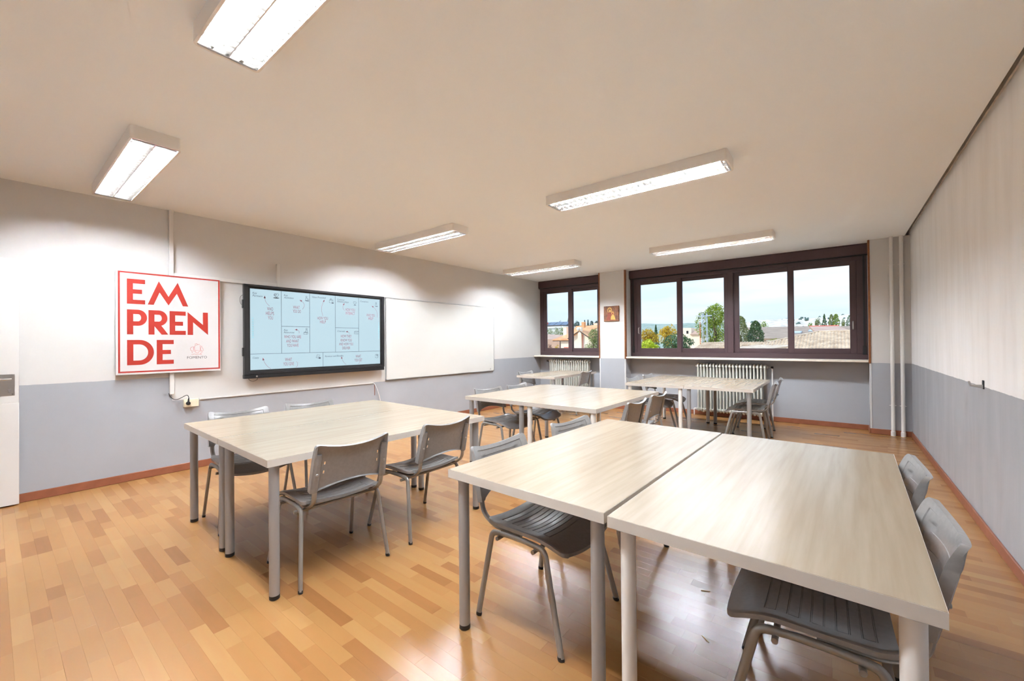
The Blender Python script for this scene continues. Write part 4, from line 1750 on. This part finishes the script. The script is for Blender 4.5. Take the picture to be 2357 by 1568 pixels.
def tile_field(name, x0, x1, ytop, ztop, k, rows, keep, parent):
    """barrel tiles: rows running along x, stepping down towards the viewer with slope k"""
    mb = MB()
    tw, ex = .225, .34
    ox, oy_, oz_ = 4.0, 40, -6
    n = int((x1 - x0) / tw)
    for r in range(rows):
        ya, yb = ytop - ex * r, ytop - ex * (r + 1) - .05
        for c in range(n):
            xc = x0 + tw * (c + .5)
            if not keep(xc, (ya + yb) / 2):
                continue
            prof = []
            for q in range(7):
                a = q / 6
                prof.append((xc - tw / 2 + tw * a, .055 * sin(pi * a)))
            vs = [(px_ - ox, ya - oy_, ztop - k * (ytop - ya) + h - .0 - oz_) for px_, h in prof]
            vs += [(px_ - ox, yb - oy_, ztop - k * (ytop - yb) + h * 1.1 + .035 - oz_) for px_, h in prof]
            vs += [(px_ - ox, yb - oy_, ztop - k * (ytop - yb) - oz_) for px_, h in prof]
            fs = [(q, q + 1, 8 + q, 7 + q)[::-1] for q in range(6)] + [(7 + q, 8 + q, 15 + q, 14 + q)[::-1] for q in range(6)]
            mb.add(vs, fs)
    return tag(mb.build(name, M['tile'], parent, angle=60), kind='stuff')


hipx = lambda y: 4.12 - (45 - y) * 1.17
tile_field('main_roof_tiles', -6, 15, 45, 2.03, .30, 19, lambda x, y: x > hipx(y) + .1, nb)
tile_field('low_roof_tiles', -4.7, 3, 42.6, 1.20, .16, 15, lambda x, y: x < hipx(y) - .1, nb)
rm = MB()
rm.add([(.12, 5, 8.0), (11, 5, 8.0), (11, -1.6, 5.99), (-7.6, -1.6, 5.99), (11, 11, 6.0), (-7, 11, 6.0), (-7.8, -1.6, 5.7), (11, -1.6, 5.7), (11, 11, 5.7), (-7, 11, 5.7)],
       [(3, 2, 1, 0), (0, 1, 4, 5), (0, 5, 3), (6, 7, 2, 3), (1, 2, 7, 8, 4), (4, 8, 9, 5), (5, 9, 6, 3)])
rm.build('roof_deck', M['tile_ridge'], nb, smooth=False)
for (a, b) in (((.12, 5.02, 8.07), (11, 5.02, 8.09)), ((.12, 5.0, 8.07), (-7.6, -1.6, 6.06))):
    A, B = Vector(a), Vector(b)
    L = (B - A).length
    nn = int(L / .42)
    for q in range(nn):
        p0 = A + (B - A) * q / nn
        p1 = A + (B - A) * (q + 1.08) / nn
        MB().sweep([p0, p1], .11, .085, n=10, ref=(0, 0, 1), scale=[.88, 1.0]).build('ridge_tile', M['tile_ridge'], nb)
MB().box(-7, -1.2, 0, 10.6, 10.6, 5.7).build('walls', M['house_wall'], nb)
lw2 = MB()
lw2.add([(-8.7, 2.6, 7.18), (0, 2.6, 7.18), (-4.5, -2.4, 6.37), (-8.7, -2.4, 6.37), (-8.7, 2.6, 0), (0, 2.6, 0), (-4.5, -2.4, 0), (-8.7, -2.4, 0)],
        [(0, 3, 2, 1), (3, 7, 6, 2), (2, 6, 5, 1), (1, 5, 4, 0), (0, 4, 7, 3)])
lw2.build('low_wing', M['tile_ridge'], nb, smooth=False)

# ---- brown-roofed and pink-roofed buildings behind it
M['roof_brown'] = out_mat('weathered brown roof', S(142, 118, 98), S(172, 146, 122), 1.1, .9)
M['roof_pink'] = out_mat('pinkish roof', S(176, 142, 122), S(194, 160, 138), .9, .9)
M['roof_red'] = mat('red ridge', S(214, 96, 76), .7)
br = thing('brown_roofed_hall', 'long building with a weathered brown roof and skylights', 'building', (0, 75, -6))
rf = MB()
rf.add([(-7.5, 10, 9.75), (4.5, 10, 9.66), (6.5, -10, 7.55), (-3.2, -10, 7.62), (-7.5, 10, 9.5), (4.5, 10, 9.4), (6.5, -10, 7.3), (-3.2, -10, 7.35)],
       [(0, 3, 2, 1), (4, 5, 6, 7), (3, 7, 6, 2), (0, 4, 7, 3), (1, 2, 6, 5), (0, 1, 5, 4)])
rf.build('roof', M['roof_brown'], br, smooth=False)
MB().box(-3.0, -9.6, 0, 6.0, 9.6, 7.3).build('walls', M['house_wall'], br)
M['skylight'] = mat('skylight glass', S(170, 186, 200), .15)


def on_roof(x, y):               # height of the brown roof (local)
    t = (y + 10) / 20
    return 7.59 + 2.13 * t


for (x, y) in ((.55, -2.0), (2.75, 0.5)):
    sk = MB()
    w, d = .75, 1.5
    sk.prism([(x - w, y - d), (x + w, y - d), (x + w, y + d), (x - w, y + d)], lambda u, v, h: (u, v, on_roof(u, v) + h), -.02, .10)
    so_ = sk.build('skylight_frame', M['leg_grey'], br, smooth=False)
    MB().prism([(x - w * .82, y - d * .85), (x + w * .82, y - d * .85), (x + w * .82, y + d * .85), (x - w * .82, y + d * .85)], lambda u, v, h: (u, v, on_roof(u, v) + h), .10, .12).build('skylight_pane', M['skylight'], so_, smooth=False)
pk = thing('pink_roofed_building', 'building with a pale pink roof and a red ridge', 'building', (4.3, 60, -6))
rf = MB()
rf.add([(-1.6, 2, 9.02), (1.2, 2, 8.99), (3.2, -6, 7.75), (-.3, -6, 7.75), (-1.6, 2, 8.8), (1.2, 2, 8.8), (3.2, -6, 7.6), (-.3, -6, 7.6)],
       [(0, 3, 2, 1), (4, 5, 6, 7), (3, 7, 6, 2), (0, 4, 7, 3), (1, 2, 6, 5), (0, 1, 5, 4)])
rf.build('roof', M['roof_pink'], pk, smooth=False)
MB().cyl((-1.62, 2, 9.03), (1.22, 2, 9.0), .07, 8).build('ridge_cap', M['roof_red'], pk)
MB().box(-.2, -5.5, 0, 1.0, 1.8, 7.6).build('walls', M['house_wall'], pk)
rf = MB()
rf.add([(1.3, 3, 8.98), (9, 3, 9.0), (9, -5, 8.0), (3.1, -5, 7.9), (1.3, 3, 0), (9, 3, 0), (9, -5, 0), (3.1, -5, 0)], [(0, 3, 2, 1), (3, 7, 6, 2), (2, 6, 5, 1), (1, 5, 4, 0), (0, 4, 7, 3)])
rf.build('side_roof', M['roof_brown'], pk, smooth=False)

# ---- lattice pylon with its cross arm
M['galv'] = mat('galvanised steel', S(196, 204, 212), .45, .6)
py = thing('lattice_pylon', 'grey lattice power pylon in front of the tall tree', 'pylon', (-6.33, 50, -6))
H_ = 10.45


def pw(z):
    return .30 - .075 * z / H_


for sx in (-1, 1):
    for sy in (-1, 1):
        MB().sweep([(sx * pw(0) * 1.05, sy * pw(0), 0), (sx * pw(H_), sy * pw(H_), H_)], .030, n=6).build('corner_post', M['galv'], py)
nb_ = 19
lat = MB()
for k in range(nb_):
    za, zb_ = H_ * k / nb_, H_ * (k + 1) / nb_
    for (ax, s) in (('x', -1), ('x', 1), ('y', -1), ('y', 1)):
        f = 1 if (k % 2) else -1
        if ax == 'x':
            lat.sweep([(-f * pw(za), s * pw(za), za), (f * pw(zb_), s * pw(zb_), zb_)], .016, n=4)
        else:
            lat.sweep([(s * pw(za), -f * pw(za), za), (s * pw(zb_), f * pw(zb_), zb_)], .016, n=4)
tag(lat.build('lattice_braces', M['galv'], py), kind='stuff')
MB().box(-.66, -.05, 10.12, .72, .05, 10.22).build('cross_arm', M['galv'], py)
for (x, z) in ((-.60, 9.96), (.0, 10.35), (.66, 9.98)):
    MB().lathe([(.03, -.10), (.06, -.06), (.03, -.02), (.06, .02), (.03, .06), (.05, .12)], (x, 0, z), 8).build('insulator', M['black'], py)
for (a, b, c) in (((-.62, 0, 10.05), (-.45, 0, 10.55), (-.05, 0, 10.5)), ((.68, 0, 10.05), (.5, 0, 10.5), (.1, 0, 10.45))):
    MB().sweep(smooth_path([a, b, c], 6), .014, n=5).build('jumper_wire', M['black'], py)
rp = MB().cyl((-6.68, 49.5, -6), (-6.70, 49.5, 3.45), .035, 8)
tag(rp.build('red_pole', mat('red paint', S(206, 96, 70), .5), None), 'thin red pole standing beside the lattice pylon', 'pole')

# ---- pale building left of the pylon
pbd = thing('pale_house', 'small pale house with a hipped roof left of the pylon', 'building', (-18.6, 90, -6))
MB().box(-1.8, 0, 0, .2, 4, 10.1).build('walls', M['house_wall'], pbd)
MB().add([(.0, -.5, 8.7), (2.9, -.5, 8.7), (2.9, 4, 8.7), (0, 4, 8.7), (1.5, 1.5, 10.1)], [(0, 1, 4), (1, 2, 4), (2, 3, 4), (3, 0, 4), (3, 2, 1, 0)]).build('roof', M['roof_pink'], pbd, smooth=False)
MB().box(.2, 0, 0, 2.6, 3.8, 8.7).build('annex_walls', M['house_wall'], pbd)
MB().box(-.75, -.02, 8.9, -.35, .02, 9.5).build('window', M['black'], pbd)

# ---- orange-roofed house seen through the narrow window
M['roof_orange'] = out_mat('orange clay roof', S(206, 140, 92), S(232, 172, 120), 1.5, .85)
M['dark_wood'] = mat('dark eaves', S(70, 56, 50), .7)
M['peach'] = out_mat('pale peach render', S(240, 214, 188), S(250, 230, 208), .7, .85)
ho = thing('orange_roofed_house', 'house with orange clay roofs, pale walls and a gable facing us', 'building', (-17, 40, -6))


def roof_plane(name, pts, th=.12, m='roof_orange'):
    mb = MB()
    n = len(pts)
    vs = list(pts) + [(p[0], p[1], p[2] - th) for p in pts]
    fs = [tuple(range(n)), tuple(reversed(range(n, 2 * n)))] + [(k, n + k, n + (k + 1) % n, (k + 1) % n) for k in range(n)]
    mb.add(vs, fs)
    return mb.build(name, M[m], ho, smooth=False)


# left wing: hip roof, eaves towards us
roof_plane('hip_roof_front', [(-3.2, 0, 7.66), (.6, 0, 7.66), (.6, 4.5, 9.35), (-.6, 4.5, 9.35)])
roof_plane('hip_roof_side', [(-4.6, 8.5, 7.66), (-3.2, 0, 7.66), (-.6, 4.5, 9.35)])
MB().box(-2.35, .35, 0, .7, 6, 7.50).build('left_wing_walls', M['peach'], ho)
MB().box(-3.2, .02, 7.46, .7, .14, 7.55).build('gutter', M['dark_wood'], ho)
MB().box(-3.1, 1.6, 0, -2.35, 6, 7.50).build('porch_back_wall', M['peach'], ho)
MB().box(-3.05, 1.57, 7.15, -2.45, 1.61, 7.48).build('porch_opening', M['black'], ho)
MB().box(-2.42, .28, 0, -2.36, .36, 7.5).build('downpipe', M['dark_wood'], ho)
# gable wing
gx, gy = 1.55, -2.0
MB().prism([(-1.15, 0), (1.25, 0), (1.25, 7.72), (0, 8.42), (-1.15, 7.86)], lambda u, v, h: (gx + u, gy + h, v), 0, 6).build('gable_walls', M['peach'], ho)
roof_plane('gable_roof_left', [(gx - 1.35, gy - .35, 7.78), (gx + .02, gy - .35, 8.56), (gx + .02, gy + 6, 8.56), (gx - 1.35, gy + 6, 7.78)])
roof_plane('gable_roof_right', [(gx + .02, gy - .35, 8.56), (gx + 1.45, gy - .35, 7.64), (gx + 1.45, gy + 6, 7.64), (gx + .02, gy + 6, 8.56)])
for (a, b) in (((gx - 1.35, 7.70), (gx - .05, 8.44)), ((gx + .09, 8.44), (gx + 1.45, 7.56))):
    MB().sweep([(a[0], gy - .36, a[1]), (b[0], gy - .36, b[1])], .05, .03, n=4).build('barge_board', M['dark_wood'], ho)
MB().box(gx - .20, gy - .30, 0, gx + .20, gy + .05, 8.88, .01).build('chimney_breast', M['peach'], ho)
MB().box(gx + .22, gy - .03, 0, gx + .27, gy + .02, 8.1).build('downpipe', M['roof_red'], ho)
MB().box(-.9, -1.2, 0, 1.6, -1.1, 6.72).build('garden_wall', M['peach'], ho)
MB().box(-.95, -1.25, 6.72, 1.65, -1.05, 6.80).build('wall_coping', M['roof_red'], ho)
# rear roof and chimneys
roof_plane('rear_roof', [(-5.4, 7.0, 7.9), (.2, 7.0, 7.9), (-.9, 9.0, 9.49), (-5.2, 9.0, 9.52)])
roof_plane('rear_roof', [(-5.2, 9.0, 9.52), (-.9, 9.0, 9.49), (.2, 11.5, 7.9), (-5.4, 11.5, 7.9)])
roof_plane('rear_roof', [(.2, 7.0, 7.9), (.2, 11.5, 7.9), (-.9, 9.0, 9.49)])
MB().box(-5.2, 7.3, 0, 0, 11.2, 7.9).build('rear_walls', M['peach'], ho)
for (x0, x1, y, z0, z1, m) in ((-3.08, -2.72, 6.6, 8.2, 9.84, 'roof_orange'), (-1.39, -.75, 6.6, 7.8, 9.61, 'peach'), (-5.43, -4.92, 6.0, 7.7, 9.25, 'peach')):
    c = MB().box(x0, y, z0, x1, y + .5, z1, .01).build('chimney', M[m], ho)
    MB().box(x0 - .05, y - .05, z1, x1 + .05, y + .55, z1 + .07, .01).build('chimney_cap', M['house_wall'], c)
dh = MB().lathe([(.001, 0), (.08, .012), (.14, .035), (.165, .055)], (1.46, -2.5, 8.71), 20, 'y').build('satellite_dish', M['trunk'], ho)
MB().cyl((1.46, -2.45, 8.71), (1.50, -2.2, 8.5), .015, 6).build('dish_arm', M['galv'], dh)
MB().box(-.55, 6.2, 8.05, -.1, 6.4, 8.25).build('roof_window', M['skylight'], ho)

# ---- flat-roofed building with solar panels
fb = thing('solar_roof_building', 'white flat-roofed building with dark solar panels in the narrow window', 'building', (-52, 90, -6))
MB().box(-7, 0, 0, 2.9, 10, 11.0).build('walls', M['trunk'], fb)
MB().box(-7.2, -.4, 11.0, 3.1, 10, 11.5).build('fascia', M['trunk'], fb)
MB().box(-7.2, -.5, 11.5, 3.15, 10, 11.72).build('roof_edge', M['dark_wood'], fb)
M['panel'] = mat('solar panel', S(70, 84, 104), .3)
for k in range(5):
    MB().add([(-7 + k * 2, 1.5, 11.75), (-5.15 + k * 2, 1.5, 11.75), (-5.15 + k * 2, 4, 12.75), (-7 + k * 2, 4, 12.75), (-7 + k * 2, 1.5, 11.7), (-5.15 + k * 2, 1.5, 11.7), (-5.15 + k * 2, 4, 11.72), (-7 + k * 2, 4, 11.72)],
             [(0, 1, 2, 3), (0, 4, 5, 1), (1, 5, 6, 2), (2, 6, 7, 3), (3, 7, 4, 0)]).build('solar_panel', M['panel'], fb, smooth=False)
MB().box(-3.1, 1.2, 12.1, -2.55, 1.5, 12.6).build('red_box', M['roof_red'], fb)
# a strip of far pinkish roofs below the trees
fr_ = thing('far_roofs', 'pale pink rooftops at the left edge of the narrow window', 'building', (-27.6, 50, -6))
MB().add([(-3, 0, 7.9), (3.2, 0, 7.7), (2.2, 3, 8.35), (-2, 3, 8.6), (-3, 0, 0), (3.2, 0, 0), (2.2, 3, 0), (-2, 3, 0)], [(0, 1, 2, 3), (0, 4, 5, 1), (1, 5, 6, 2), (2, 6, 7, 3), (3, 7, 4, 0)]).build('roof', M['roof_pink'], fr_, smooth=False)
